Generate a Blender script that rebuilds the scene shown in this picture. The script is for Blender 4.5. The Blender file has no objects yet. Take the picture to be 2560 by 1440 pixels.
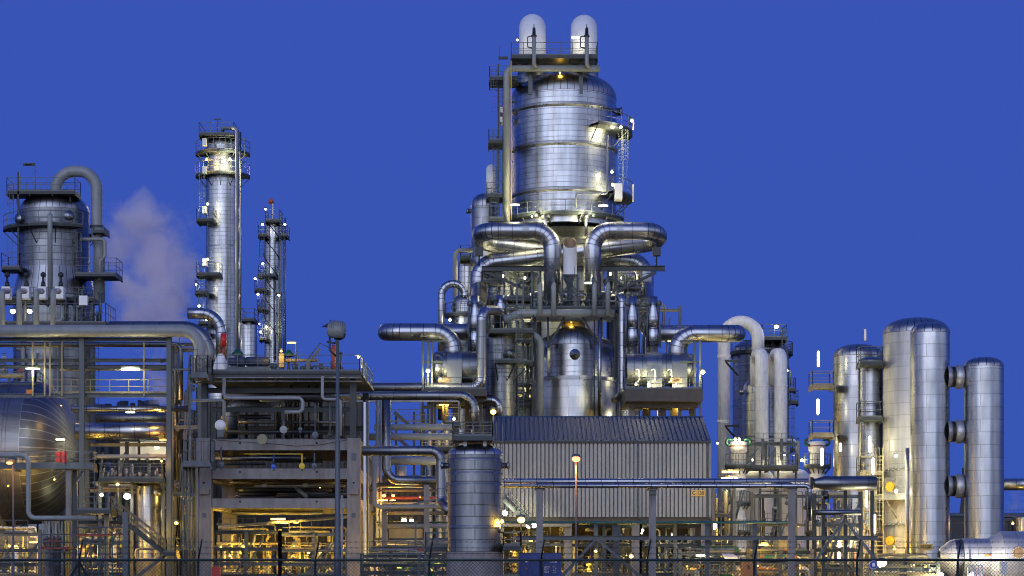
import bpy, math, random
from mathutils import Vector, Matrix
random.seed(7)
R = random.random
PI = math.pi
scene = bpy.context.scene
COL = scene.collection
# camera model of the photograph (2560 x 1440): focal length F px, horizon at row VH, eye height ZC
F, VH, ZC = 5500.0, 1450.0, 1.6
def P(u, v, Y): return Vector(((u-1280)*Y/F, Y, ZC+(VH-v)*Y/F))
def S(px, Y): return px*Y/F
def Z(v, Y): return ZC+(VH-v)*Y/F

# ------------------------------------------------------------------ materials
def nodes(m):
    m.use_nodes = True
    nt = m.node_tree
    return nt, nt.nodes, nt.links, nt.nodes['Principled BSDF']
def clad(name, col, rough, rh, bw, seam=.45, metal=1.0, wob=.35, streak=.3, mort=.035, offs=.5):
    """sheet-metal insulation jacket: seams from the UV map (u round the body, v along it, in metres)"""
    m = bpy.data.materials.new(name); nt, N, L, b = nodes(m)
    uv = N.new('ShaderNodeUVMap'); uv.uv_map = 'UVMap'
    br = N.new('ShaderNodeTexBrick'); br.offset = offs
    br.inputs['Scale'].default_value = 1; br.inputs['Mortar Size'].default_value = mort
    br.inputs['Mortar Smooth'].default_value = .4; br.inputs['Brick Width'].default_value = bw
    br.inputs['Row Height'].default_value = rh
    br.inputs['Color1'].default_value = (1,1,1,1); br.inputs['Color2'].default_value = (.82,.82,.82,1)
    br.inputs['Mortar'].default_value = (seam,seam,seam,1)
    L.new(uv.outputs[0], br.inputs['Vector'])
    mp = N.new('ShaderNodeMapping'); mp.inputs['Scale'].default_value = (1.3, .12, 1)
    L.new(uv.outputs[0], mp.inputs['Vector'])
    st = N.new('ShaderNodeTexNoise'); st.inputs['Scale'].default_value = 1.6; st.inputs['Detail'].default_value = 5
    L.new(mp.outputs[0], st.inputs['Vector'])
    tc = N.new('ShaderNodeTexCoord')
    nz = N.new('ShaderNodeTexNoise'); nz.inputs['Scale'].default_value = .55; nz.inputs['Detail'].default_value = 4
    L.new(tc.outputs['Object'], nz.inputs['Vector'])
    mr = N.new('ShaderNodeMapRange'); mr.inputs['From Min'].default_value = .3; mr.inputs['From Max'].default_value = .7
    mr.inputs['To Min'].default_value = 1-streak; mr.inputs['To Max'].default_value = 1
    L.new(st.outputs['Fac'], mr.inputs['Value'])
    m1 = N.new('ShaderNodeMix'); m1.data_type = 'RGBA'; m1.blend_type = 'MULTIPLY'; m1.inputs[0].default_value = 1
    m1.inputs[6].default_value = (*col, 1); L.new(br.outputs['Color'], m1.inputs[7])
    m2 = N.new('ShaderNodeMix'); m2.data_type = 'RGBA'; m2.blend_type = 'MULTIPLY'; m2.inputs[0].default_value = 1
    L.new(m1.outputs[2], m2.inputs[6]); L.new(mr.outputs[0], m2.inputs[7])
    L.new(m2.outputs[2], b.inputs['Base Color'])
    b.inputs['Metallic'].default_value = metal
    ma = N.new('ShaderNodeMath'); ma.operation = 'MULTIPLY_ADD'; ma.inputs[1].default_value = .3
    ma.inputs[2].default_value = rough-.12
    L.new(nz.outputs['Fac'], ma.inputs[0]); L.new(ma.outputs[0], b.inputs['Roughness'])
    # dents and the overlapping seams
    sc = N.new('ShaderNodeMath'); sc.operation = 'MULTIPLY_ADD'; sc.inputs[1].default_value = .5
    L.new(nz.outputs['Fac'], sc.inputs[0]); L.new(br.outputs['Color'], sc.inputs[2])
    bp = N.new('ShaderNodeBump'); bp.inputs['Strength'].default_value = wob; bp.inputs['Distance'].default_value = .05
    L.new(sc.outputs[0], bp.inputs['Height']); L.new(bp.outputs[0], b.inputs['Normal'])
    return m
def paint(name, col, rough=.5, metal=0, dirt=.25, dcol=None, scale=.8, bump=.1):
    m = bpy.data.materials.new(name); nt, N, L, b = nodes(m)
    tc = N.new('ShaderNodeTexCoord')
    mp = N.new('ShaderNodeMapping'); mp.inputs['Scale'].default_value = (1.6,1.6,.45)
    L.new(tc.outputs['Object'], mp.inputs['Vector'])
    nz = N.new('ShaderNodeTexNoise'); nz.inputs['Scale'].default_value = scale; nz.inputs['Detail'].default_value = 7
    nz.inputs['Roughness'].default_value = .65
    L.new(mp.outputs[0], nz.inputs['Vector'])
    cr = N.new('ShaderNodeValToRGB'); cr.color_ramp.elements[0].position = .36; cr.color_ramp.elements[1].position = .62
    d = dcol or tuple(c*(1-dirt) for c in col)
    cr.color_ramp.elements[0].color = (*d,1); cr.color_ramp.elements[1].color = (*col,1)
    L.new(nz.outputs['Fac'], cr.inputs[0]); L.new(cr.outputs[0], b.inputs['Base Color'])
    b.inputs['Roughness'].default_value = rough; b.inputs['Metallic'].default_value = metal
    if bump:
        bp = N.new('ShaderNodeBump'); bp.inputs['Strength'].default_value = bump; bp.inputs['Distance'].default_value = .03
        L.new(nz.outputs['Fac'], bp.inputs['Height']); L.new(bp.outputs[0], b.inputs['Normal'])
    return m
def emit(name, col, st):
    m = bpy.data.materials.new(name); nt, N, L, b = nodes(m)
    b.inputs['Base Color'].default_value = (*col,1)
    b.inputs['Emission Color'].default_value = (*col,1); b.inputs['Emission Strength'].default_value = st
    return m
AL = (.50,.535,.585)
M = dict(
 tower=clad('tower_cladding', AL, .27, .62, 7.5, .5, wob=.2, streak=.35),
 bright=clad('bright_cladding', (.50,.53,.575), .27, 1.15, 7.7, .6, wob=.16, streak=.35, offs=.35),
 satin=clad('satin_cladding', (.60,.62,.65), .42, 1.15, 7.7, .62, metal=.72, wob=.16, streak=.3),
 dull=clad('dull_cladding', (.27,.295,.33), .38, .8, 3.0, .4, wob=.3, streak=.4),
 mid=clad('mid_cladding', (.35,.38,.42), .36, 1.1, 5.0, .45, wob=.25, streak=.25),
 gore=clad('dome_gore_cladding', (.40,.42,.46), .33, 60, .75, .28, wob=.3, streak=.1, offs=0, mort=.05),
 pipe=clad('pipe_cladding', (.42,.45,.52), .27, 1.3, 50, .22, wob=.2, streak=.1),
 elbow=clad('elbow_cladding', (.40,.43,.50), .28, .5, 50, .16, wob=.3, streak=.05),
 dpipe=clad('grey_pipe_cladding', (.25,.27,.30), .36, 2.2, 50, .4, wob=.15, streak=.2),
 delbow=clad('grey_elbow_cladding', (.24,.26,.29), .36, .5, 50, .38, wob=.25, streak=.05),
 drum=clad('old_drum_cladding', (.34,.35,.37), .44, 3.2, 60, .5, wob=.35, streak=.3),
 drumhead=clad('drum_head_cladding', (.20,.215,.24), .42, 60, .85, 2.3, wob=.3, streak=.1, offs=0, mort=.05),
 white=paint('white_pipe_paint', (.80,.82,.84), .45, dirt=.10),
 weath=paint('weathered_white_paint', (.80,.82,.85), .5, dcol=(.60,.62,.66), scale=2.6),
 cream=paint('cream_pipe_paint', (.27,.295,.295), .42, dirt=.2),
 grey=paint('grey_pipe_paint', (.25,.28,.30), .42, dirt=.2),
 steel=paint('grey_steel_paint', (.03,.042,.05), .5, dirt=.4),
 lsteel=paint('light_steel_paint', (.085,.11,.135), .45, dirt=.3),
 dsteel=paint('dark_steel_paint', (.022,.028,.034), .5, dirt=.4),
 galv=paint('galvanised_steel', (.28,.30,.32), .45, metal=.7, dirt=.3),
 ysteel=paint('yellow_lit_steel', (.24,.215,.14), .5, dirt=.2),  # steel with yellow lamp light put into its colour
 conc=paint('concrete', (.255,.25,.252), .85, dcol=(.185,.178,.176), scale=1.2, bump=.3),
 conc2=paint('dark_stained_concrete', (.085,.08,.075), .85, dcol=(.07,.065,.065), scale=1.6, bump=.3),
 red=paint('red_paint', (.55,.02,.02), .4), rust=paint('red_brown_paint', (.28,.06,.05), .6),
 green=paint('green_paint', (.008,.07,.045), .4), teal=paint('teal_paint', (.02,.13,.13), .4),
 blue=paint('blue_paint', (.01,.05,.30), .4, dirt=.35), bblue=paint('bright_blue_paint', (.01,.10,.55), .4),
 dblue=paint('dark_blue_jacket', (.03,.045,.09), .55), yellow=paint('yellow_paint', (.75,.50,.03), .45),
 tan=paint('tan_sign_face',(.30,.20,.10),.5,dirt=.1), orange=paint('orange_paint', (.6,.22,.04), .5), black=paint('black_paint', (.012,.014,.016), .5),
 fgreen=paint('dark_green_coating', (.012,.028,.032), .45), wood=paint('board_wood', (.35,.24,.12), .7),
 wall=paint('beige_steel_siding', (.33,.345,.35), .5, dirt=.18), roof=paint('blue_grey_roof_sheet', (.008,.046,.135), .6, dirt=.2),
 gravel=paint('gravel', (.10,.09,.08), .95, dcol=(.045,.04,.035), scale=3), asphalt=paint('asphalt', (.05,.05,.052), .9, dcol=(.035,.035,.036), scale=5),
 signy=paint('yellow_sign_face', (.62,.42,.10), .5, dirt=.08), signb=paint('blue_sign_face', (.01,.05,.42), .4, dirt=.05),
 whitef=paint('white_marking', (.8,.8,.8), .5, dirt=.05), glass=paint('dark_glass', (.02,.02,.025), .15),
 eW=emit('white_lamp', (1,.92,.70), 9), eC=emit('cool_tube_lamp', (1,.90,.84), 7),
 eY=emit('yellow_lamp', (1,.66,.20), 4), eO=emit('sodium_lamp', (1,.30,.12), 3),
 eI=emit('lit_room', (1,.45,.08), 1.6),
)

# ------------------------------------------------------------------ mesh builder (world coordinates)
class MB:
    def __init__(s): s.v=[]; s.f=[]; s.uv=[]; s.sm=[]; s.mi=[]
    def face(s, idx, uv=None, sm=False, mi=0):
        s.f.append(idx); s.uv.append(uv or [(0.,0.)]*len(idx)); s.sm.append(sm); s.mi.append(mi)
    def rings(s, rings, uvs, closed=True, sm=True, mis=None):
        """rings: list of lists of Vector with the same count; uvs: (u list len n+1, v list)"""
        n = len(rings[0]); base = len(s.v)
        for r in rings: s.v.extend(r)
        us, vs = uvs; m = n if closed else n-1
        for j in range(len(rings)-1):
            mi = mis[j] if mis else 0
            for i in range(m):
                k = (i+1) % n
                a=base+j*n+i; b=base+j*n+k; c=base+(j+1)*n+k; d=base+(j+1)*n+i
                s.face((a,b,c,d), [(us[i],vs[j]),(us[i+1],vs[j]),(us[i+1],vs[j+1]),(us[i],vs[j+1])], sm, mi)
        return base
    def tube(s, pts, r, seg=8, closed=False, caps=True, mis=None, sm=None):
        pts=[Vector(p) for p in pts]; n=len(pts)
        if n < 2: return s
        if not hasattr(r,'__len__'): r=[r]*n
        sm = seg>5 if sm is None else sm
        T=[]
        for i in range(n):
            a=pts[i-1] if (i>0 or closed) else pts[i]; b=pts[(i+1)%n] if (i<n-1 or closed) else pts[i]
            t=(b-a); T.append(t.normalized() if t.length>1e-9 else Vector((0,0,1)))
        up=Vector((0,0,1)) if abs(T[0].z)<.9 else Vector((0,-1,0))
        x=T[0].cross(up).normalized(); rings=[]; vs=[0.]; ph = PI/4 if seg==4 else 0
        for i in range(n):
            if i: 
                x=(x-T[i]*x.dot(T[i])); x = x.normalized() if x.length>1e-6 else T[i].orthogonal().normalized()
                vs.append(vs[-1]+(pts[i]-pts[i-1]).length)
            y=T[i].cross(x)
            rings.append([pts[i]+(x*math.cos(ph+2*PI*k/seg)+y*math.sin(ph+2*PI*k/seg))*r[i] for k in range(seg)])
        if closed: rings.append(rings[0]); vs.append(vs[-1]+(pts[0]-pts[-1]).length)
        us=[2*PI*max(r)*k/seg for k in range(seg+1)]
        b=s.rings(rings,(us,vs),True,sm,mis)
        if caps and not closed:
            s.face(tuple(b+k for k in range(seg))[::-1]); e=b+(len(rings)-1)*seg; s.face(tuple(e+k for k in range(seg)))
        return s
    def lathe(s, prof, mat, seg=48, a0=0., a1=2*PI, sm=True, ur=None, mi=0, cap=False):
        """prof [(r,z)] about the local z axis of matrix mat"""
        full = abs(a1-a0-2*PI)<1e-6; n = seg if full else seg+1
        rings=[]; vs=[]; acc=0; R0 = ur or max(p[0] for p in prof)
        for j,(r,z) in enumerate(prof):
            if j: acc+=math.hypot(r-prof[j-1][0], z-prof[j-1][1])
            vs.append(acc)
            rings.append([mat @ Vector((max(r,1e-4)*math.cos(a0+(a1-a0)*k/seg), max(r,1e-4)*math.sin(a0+(a1-a0)*k/seg), z)) for k in range(n)])
        us=[R0*(a1-a0)*k/seg for k in range(seg+1)]
        b=s.rings(rings,(us,vs),full,sm,[mi]*len(prof))
        if cap: s.face(tuple(b+k for k in range(n))[::-1]); e=b+(len(rings)-1)*n; s.face(tuple(e+k for k in range(n)))
        return s
    def box(s, x0,x1,y0,y1,z0,z1, mi=0):
        b=len(s.v)
        for x in (x0,x1):
            for y in (y0,y1):
                for z in (z0,z1): s.v.append(Vector((x,y,z)))
        for q in ((0,1,3,2),(4,6,7,5),(0,4,5,1),(2,3,7,6),(0,2,6,4),(1,5,7,3)): s.face(tuple(b+i for i in q),None,False,mi)
        return s
    def beam(s, p, q, w, h=None, mi=0):
        """bar with a w x h rectangular section from p to q"""
        h = h or w; p=Vector(p); q=Vector(q); t=(q-p).normalized()
        up=Vector((0,0,1)) if abs(t.z)<.95 else Vector((0,1,0))
        x=t.cross(up).normalized()*w/2; y=x.cross(t).normalized()*h/2; b=len(s.v)
        for o in (p,q):
            for a,c in ((-1,-1),(1,-1),(1,1),(-1,1)): s.v.append(o+x*a+y*c)
        for f in ((3,2,1,0),(4,5,6,7),(0,1,5,4),(1,2,6,5),(2,3,7,6),(3,0,4,7)): s.face(tuple(b+i for i in f),None,False,mi)
        return s
    def ibeam(s, p, q, w, h, t=.03, mi=0):
        p=Vector(p); q=Vector(q); d=(q-p).normalized()
        up=Vector((0,0,1)) if abs(d.z)<.95 else Vector((0,1,0))
        x=d.cross(up).normalized(); y=x.cross(d).normalized()*(h/2-t/2)
        s.beam(p+y,q+y,w,t,mi); s.beam(p-y,q-y,w,t,mi); s.beam(p,q,t,h-2*t-.004,mi); return s
    def ball(s, c, r, seg=10, sc=(1,1,1), mi=0):
        c=Vector(c); m=Matrix.Translation(c) @ Matrix.Diagonal((*sc,1))
        s.lathe([(r*math.cos(a),r*math.sin(a)) for a in [(-PI/2)+PI*k/(seg//2+2) for k in range(seg//2+3)]], m, seg, mi=mi)
        return s

def tag(o, label=None, cat=None, group=None, kind=None):
    if label: o['label']=label
    if cat: o['category']=cat
    if group: o['group']=group
    if kind: o['kind']=kind
    return o
def world_loc(o):
    v=Vector((0,0,0))
    while o: v+=o.location; o=o.parent
    return v
def mk(name, mb, mats, parent=None, loc=None, label=None):
    """link the builder as ONE mesh object (vertices given in world coordinates)"""
    if not mb.f: return None
    if parent is not None and loc is None: loc = world_loc(parent)
    if loc is None:
        xs=[v.x for v in mb.v]; ys=[v.y for v in mb.v]; zs=[v.z for v in mb.v]
        loc=Vector(((min(xs)+max(xs))/2,(min(ys)+max(ys))/2,min(zs)))
    me=bpy.data.meshes.new(name); me.from_pydata([tuple(v-loc) for v in mb.v], [], mb.f)
    ul=me.uv_layers.new(name='UVMap'); flat=[c for f in mb.uv for p in f for c in p]; ul.data.foreach_set('uv', flat)
    me.polygons.foreach_set('use_smooth', mb.sm); me.polygons.foreach_set('material_index', mb.mi)
    mats = mats if isinstance(mats,(list,tuple)) else [mats]
    for m in mats: me.materials.append(M[m] if isinstance(m,str) else m)
    me.update()
    o=bpy.data.objects.new(name, me); COL.objects.link(o)
    if parent is not None: o.parent=parent; o.location = loc-world_loc(parent)
    else: o.location=loc
    if label: o['label']=label
    return o
def thing(name, label, cat, u, Y, v=None, group=None):
    o=bpy.data.objects.new(name, None); COL.objects.link(o); o.empty_display_size=.5
    p=P(u, v if v is not None else VH, Y); o.location=(p.x, Y, p.z if v is not None else 0)
    return tag(o,label,cat,group)
def solo(name, label, cat, mb, mats, group=None, kind=None):
    return tag(mk(name,mb,mats), label, cat, group, kind)

# ------------------------------------------------------------------ path, rail, platform, ladder, vessel
def bend(pts, rad, n=9):
    """round the corners of a polyline; returns points and a flag per segment (1 = elbow)"""
    pts=[Vector(p) for p in pts]; out=[pts[0]]; fl=[]
    for i in range(1,len(pts)-1):
        a,b,c=pts[i-1],pts[i],pts[i+1]; d1=(a-b); d2=(c-b); l1,l2=d1.length,d2.length
        d1/=l1; d2/=l2; ang=d1.angle(d2)
        if ang>PI-.02: out.append(b); fl.append(0); continue
        rr=rad[i-1] if hasattr(rad,'__len__') else rad
        t=min(rr/math.tan(ang/2), l1*(.98 if i==1 else .499), l2*(.98 if i==len(pts)-2 else .499)); rr=t*math.tan(ang/2)
        s=b+d1*t; e=b+d2*t; cen=b+(d1+d2).normalized()*(rr/math.sin(ang/2))
        out.append(s); fl.append(0)
        v1=s-cen; v2=e-cen; th=v1.angle(v2)
        for k in range(1,n+1):
            f=k/n; v=(v1*math.sin((1-f)*th)+v2*math.sin(f*th))/math.sin(th); out.append(cen+v); fl.append(1)
    out.append(pts[-1]); fl.append(0)
    return out, fl
def pipe(mb, pts, r, rad=None, seg=16, caps=True, n=9):
    """pts: world Vectors; straight runs get material 0 and elbows material 1"""
    pp, fl = bend(pts, rad if rad is not None else r*3, n)
    mb.tube(pp, r, seg, caps=caps, mis=fl); return mb
def upipe(mb, pix, rpx, radpx=None, seg=16, n=9):
    Y0=pix[0][2]; pipe(mb,[P(*p) for p in pix], S(rpx,Y0), S(radpx,Y0) if radpx else None, seg, n=n); return mb
def rail(mb, pts, h=1.15, step=1.6, closed=False, r=.042, toe=True, mid=2):
    pts=[Vector(p) for p in pts]; up=Vector((0,0,1)); Q=pts+[pts[0]] if closed else pts
    for k in range(mid): mb.tube([p+up*(h*(1-k/mid) if k else h) for p in Q], r if k==0 else r*.8, 4)
    if toe: 
        for a,b in zip(Q,Q[1:]): mb.beam(a+up*.08,b+up*.08,.02,.16)
    for a,b in zip(Q,Q[1:]):
        L=(b-a).length; n=max(1,round(L/step))
        for k in range(n): p=a.lerp(b,k/n); mb.tube([p,p+up*h], r, 4)
    if not closed: mb.tube([Q[-1],Q[-1]+up*h], r, 4)
    return mb
def arc(cx,cy,r,z,a0,a1,n=24): return [Vector((cx+r*math.cos(math.radians(a0+(a1-a0)*k/n)), cy+r*math.sin(math.radians(a0+(a1-a0)*k/n)), z)) for k in range(n+1)]
def ringplat(par, u, Y, rin, rout, v, a0=0, a1=360, h=1.15, mat='steel', rmat='lsteel', th=.28, step=1.7):
    """annular walkway fixed to a vessel; angles in degrees, 270 faces the camera"""
    c=P(u,v,Y); ri,ro=S(rin,Y),S(rout,Y); n=max(6,int((a1-a0)/12)); full=a1-a0>=359
    mb=MB(); m=Matrix.Translation((c.x,c.y,c.z-th))
    mb.lathe([(ri,0),(ro,0),(ro,th),(ri,th),(ri,0)], m, n, math.radians(a0), math.radians(a1), sm=False)
    k=max(2,int((a1-a0)/30))
    for i in range(k+1):                                       # sloping brackets under the deck
        a=math.radians(a0+(a1-a0)*i/k); d=Vector((math.cos(a),math.sin(a),0))
        mb.beam(Vector((c.x,c.y,c.z-th))+d*(ro-.15), Vector((c.x,c.y,c.z-th-(ro-ri)*.9))+d*ri, .09)
    pl=mk('platform',mb,mat,par)
    rb=MB(); pts=arc(c.x,c.y,ro-.04,c.z,a0,a1,n)
    rail(rb, pts[:-1] if full else pts, h, step, closed=full)
    mk('railing',rb,rmat,pl); return pl
def rectplat(par, u0,u1,v,Y0,Y1, h=1.15, mat='steel', rmat='lsteel', th=.3, sides='FLRB', legs=False, name='platform', step=1.6):
    a=P(u0,v,Y0); b=P(u1,v,Y0); z=a.z; mb=MB()
    mb.box(a.x,b.x,Y0,Y1,z-th,z)
    nb=max(1,int((b.x-a.x)/2.5))
    for k in range(nb+1):
        x=a.x+(b.x-a.x)*k/nb; mb.beam((x,Y0+.05,z-th-.1),(x,Y1-.05,z-th-.1),.1,.2)
    pl=mk(name,mb,mat,par); rb=MB()
    f=[(a.x+.04,Y0+.04,z),(b.x-.04,Y0+.04,z)]; bk=[(a.x+.04,Y1-.04,z),(b.x-.04,Y1-.04,z)]
    if 'F' in sides: rail(rb,f,h,step)
    if 'B' in sides: rail(rb,bk,h,step)
    if 'L' in sides: rail(rb,[f[0],bk[0]],h,step)
    if 'R' in sides: rail(rb,[f[1],bk[1]],h,step)
    mk('railing',rb,rmat,pl)
    if legs:
        for x in (a.x+.2,b.x-.2):
            for y in (Y0+.2,Y1-.2): mk('leg',MB().beam((x,y,0),(x,y,z-th),.22),mat,par)
    return pl
def ladder(par, u, v0, v1, Y, cage=True, w=.5, mat='lsteel', name='ladder'):
    a=P(u,v0,Y); z0=P(u,v1,Y).z; z1=a.z; mb=MB(); r=.03
    for s in (-1,1): mb.tube([(a.x+s*w/2,Y,z0),(a.x+s*w/2,Y,z1+1)], r, 4)
    k=int((z1-z0)/.4)
    for i in range(k+1): mb.tube([(a.x-w/2,Y,z0+i*.4),(a.x+w/2,Y,z0+i*.4)], r*.7, 4)
    ld=mk(name,mb,mat,par)
    if cage and z1-z0>3:
        cb=MB(); hs=[z0+2.2+i*1.1 for i in range(int((z1+1-z0-2.2)/1.1)+1)]
        for z in hs: cb.tube([Vector((a.x+.38*math.sin(t),Y-.38-.38*math.cos(t)*1.0,z)) for t in [(-2.3)+4.6*j/8 for j in range(9)]], r*.8, 4)
        for t in (-1.6,-.8,0,.8,1.6): cb.tube([(a.x+.38*math.sin(t),Y-.38-.38*math.cos(t),hs[0]),(a.x+.38*math.sin(t),Y-.38-.38*math.cos(t),hs[-1])], r*.7, 4)
        mk('cage',cb,mat,ld)
    return ld
def dome(r, h, n=10, e=2.3):
    """superelliptic head, from the rim up to the crown"""
    out=[]
    for k in range(n+1):
        t=PI/2*k/n; out.append((r*math.cos(t)**(2/e) if k<n else 0, h*math.sin(t)**(2/e)))
    return out
def vessel(name,label,cat,u,Y,r,vt,vs,vb,mat='tower',dmat='gore',bands=(),skirt=None,group=None,seg=56,root=None):
    """upright vessel: crown at row vt, shoulder at vs, shell down to vb (None = ground)"""
    o=root or thing(name,label,cat,u,Y,None,group); c=P(u,vs,Y); rr=S(r,Y); zb=0 if vb is None else Z(vb,Y); zs=c.z
    T=Matrix.Translation((c.x,c.y,0)); n=max(2,int((zs-zb)/2))
    if skirt: zk=Z(skirt,Y); mk('skirt',MB().lathe([(rr*1.015,zb),(rr*1.015,zk)],T,seg),'conc',o); zb=zk
    mk('shell',MB().lathe([(rr,zb+(zs-zb)*k/n) for k in range(n+1)],T,seg,cap=vb is not None),mat,o)
    mk('dome',MB().lathe([(a,zs+b) for a,b in dome(rr*1.004,Z(vt,Y)-zs)],T,seg,ur=rr),dmat,o)
    for bv,bw in bands:
        z=Z(bv,Y); w=S(bw,Y); mk('stiffening_ring',MB().lathe([(rr,z-w),(rr*1.022,z-w),(rr*1.022,z),(rr,z+.1)],T,seg,sm=False),mat,o)
    return o
def manhole(par,u,v,Y,r,d=.6,mat='mid',cone=False,ax=(0,-1,0)):
    c=P(u,v,Y); q=Vector(ax).normalized().to_track_quat('Z','Y').to_matrix().to_4x4(); m=Matrix.Translation(c)@q; rr=S(r,Y)
    pr=[(rr,0),(rr,d),(rr*.05,d+rr*.55)] if cone else [(rr*.8,0),(rr*.8,d),(rr,d),(rr,d+.12),(0,d+.2)]
    mk('manhole_cover',MB().lathe(pr,m,20,sm=not cone),mat,par)
def axis(p,d): return Matrix.Translation(Vector(p)) @ Vector(d).normalized().to_track_quat('Z','Y').to_matrix().to_4x4()

# ------------------------------------------------------------------ lamps (each light sits in a fitting; some unseen ones are added)
LC=dict(W=((1,.86,.44),'eW'),C=((1,.84,.70),'eC'),Y=((1,.57,.07),'eY'),O=((1,.34,.06),'eO'))
def light(par, p, power, kind='W', size=.25):
    l=bpy.data.lights.new('lamp_glow','POINT'); l.energy=power*.55; l.color=LC[kind][0]; l.shadow_soft_size=size
    o=bpy.data.objects.new('lamp_glow',l); COL.objects.link(o); o.parent=par; o.location=Vector(p)-world_loc(par); return o
def lamp(where, u,v,Y, kind='W', power=300, form='bulk', pole=None, side=1, group=None, dY=-.5, sz=1.0, off=None):
    """form: bulk = round bulkhead lamp, tube = level fluorescent fitting, vtube = upright tube, flood = floodlight"""
    p=P(u,v,Y); em=off or LC[kind][1]
    nm={'bulk':'bulkhead_lamp','tube':'fluorescent_lamp','vtube':'tube_lamp','flood':'floodlight'}[form]
    o=thing(nm, where, 'lamp', u,Y,v,group or {'bulk':'small round lamps all over the plant','tube':'level tube lamps all over the plant','vtube':'upright tube lamps at the tall columns','flood':'floodlights of the plant'}[form])
    if form=='bulk':
        mk('lamp_glass',MB().ball(p,.26*sz,12,(1,1,.8)),em,o); mk('housing',MB().lathe([(.3*sz,0),(.26*sz,.16),(0,.24)],axis(p+Vector((0,.05,.17*sz)),(0,.2,1)),12),'lsteel',o)
    elif form=='tube':
        w=.85*sz; mk('lamp_glass',MB().tube([p+Vector((-w,0,0)),p+Vector((w,0,0))],[.1*sz,.1*sz],8),em,o)
        mk('housing',MB().box(p.x-w*1.08,p.x+w*1.08,Y-.14,Y+.16,p.z+.11*sz,p.z+.24*sz),'lsteel',o)
    elif form=='vtube':
        w=.8*sz; mk('lamp_glass',MB().tube([p+Vector((0,0,-w)),p+Vector((0,0,-w+.08)),p+Vector((0,0,w-.08)),p+Vector((0,0,w))],[.06,.12,.12,.06],10),em,o)
        mk('housing',MB().box(p.x-.12,p.x+.12,Y+.14,Y+.22,p.z-w*1.1,p.z+w*1.1),'lsteel',o)
    else:
        q=axis(p,(0,-.75,-.6)); mk('lamp_glass',MB().lathe([(0,.02),(.24*sz,.0)],q,12,sm=False),em,o)
        mk('housing',MB().lathe([(.27*sz,0.01),(.27*sz,-.12),(.12*sz,-.4*sz),(0,-.42*sz)],q,12),'steel',o)
    if pole:
        z0=Z(pole,Y); sx=S(10,Y)*side
        mk('pole',MB().tube(bend([(p.x+sx,Y+.3,z0),(p.x+sx,Y+.3,p.z+.3*sz),(p.x,Y+.2,p.z+.3*sz)],.3,4)[0],.05,6),'lsteel',o)
    else: mk('bracket',MB().tube([(p.x,Y+.2,p.z+.1),(p.x,Y+.75,p.z+.1)],.05,6),'lsteel',o)
    if power: light(o, p+Vector((0,dY,-.1 if form!='vtube' else 0)), power, kind, .22)
    return o
def textmesh(s, size, loc, mat, par, name='lettering', rot=(PI/2,0,0)):
    c=bpy.data.curves.new(name,'FONT'); c.body=s; c.size=size; c.align_x='CENTER'; c.align_y='CENTER'; c.extrude=.006; c.offset=size*.012
    t=bpy.data.objects.new(name,c); COL.objects.link(t); bpy.context.view_layer.update()
    me=bpy.data.meshes.new_from_object(t.evaluated_get(bpy.context.evaluated_depsgraph_get())); bpy.data.objects.remove(t)
    me.materials.clear(); me.materials.append(M[mat]); o=bpy.data.objects.new(name,me); COL.objects.link(o)
    o.parent=par; o.location=Vector(loc)-world_loc(par); o.rotation_euler=rot; return o
# ================================================================== camera, sky, ground
cam=bpy.data.cameras.new('camera'); co=bpy.data.objects.new('camera',cam); COL.objects.link(co); scene.camera=co
co.location=(0,0,ZC); co.rotation_euler=(PI/2,0,0); cam.sensor_width=36; cam.lens=36*F/2560; cam.shift_y=(VH-720)/2560
cam.clip_start=.5; cam.clip_end=6000
w=bpy.data.worlds.new('World'); scene.world=w; w.use_nodes=True; nt=w.node_tree; N=nt.nodes; L=nt.links; bg=N['Background']
def wm(op,a,b=None,c=None):
    n=N.new('ShaderNodeMath'); n.operation=op
    for i,x in enumerate((a,b,c)):
        if x is None: continue
        if isinstance(x,(int,float)): n.inputs[i].default_value=x
        else: L.new(x,n.inputs[i])
    return n.outputs[0]
def wmap(x,a,b,c=0,d=1):
    n=N.new('ShaderNodeMapRange'); n.interpolation_type='SMOOTHSTEP'; L.new(x,n.inputs['Value'])
    for k,v in (('From Min',a),('From Max',b),('To Min',c),('To Max',d)): n.inputs[k].default_value=v
    return n.outputs[0]
def wmix(f,a,b):
    n=N.new('ShaderNodeMix'); n.data_type='RGBA'; L.new(f,n.inputs[0])
    for i,x in ((6,a),(7,b)):
        if isinstance(x,tuple): n.inputs[i].default_value=(*x,1)
        else: L.new(x,n.inputs[i])
    return n.outputs[2]
tc=N.new('ShaderNodeTexCoord'); sp=N.new('ShaderNodeSeparateXYZ'); L.new(tc.outputs['Generated'],sp.inputs[0])
X,Yd,Zd=sp.outputs
front=wmap(Yd,-.15,.55)                      # 1 = the eastern sky in the picture, 0 = the sunset side behind the camera
east=wmix(wmap(Zd,0,.28),(.038,.091,.450),(.041,.090,.458))
east=wmix(wmap(Zd,.3,.9),east,(.03,.07,.33))
west=wmix(wmap(Zd,.3,.8),(.14,.20,.50),(.03,.07,.33))
mpn=N.new('ShaderNodeMapping'); mpn.inputs['Scale'].default_value=(1,1,.10); L.new(tc.outputs['Generated'],mpn.inputs[0])
nz=N.new('ShaderNodeTexNoise'); nz.inputs['Scale'].default_value=6.5; nz.inputs['Detail'].default_value=5; nz.inputs['Roughness'].default_value=.65; L.new(mpn.outputs[0],nz.inputs['Vector'])
cl=wmap(nz.outputs['Fac'],.42,.58,.42,1)
glow=wm('MULTIPLY',wmap(Yd,.35,-.45),wmap(Zd,.26,.60,1,0))      # afterglow above the western horizon, broken by upright bands added for streaked reflections
glow=wm('MULTIPLY',glow,cl)
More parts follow.
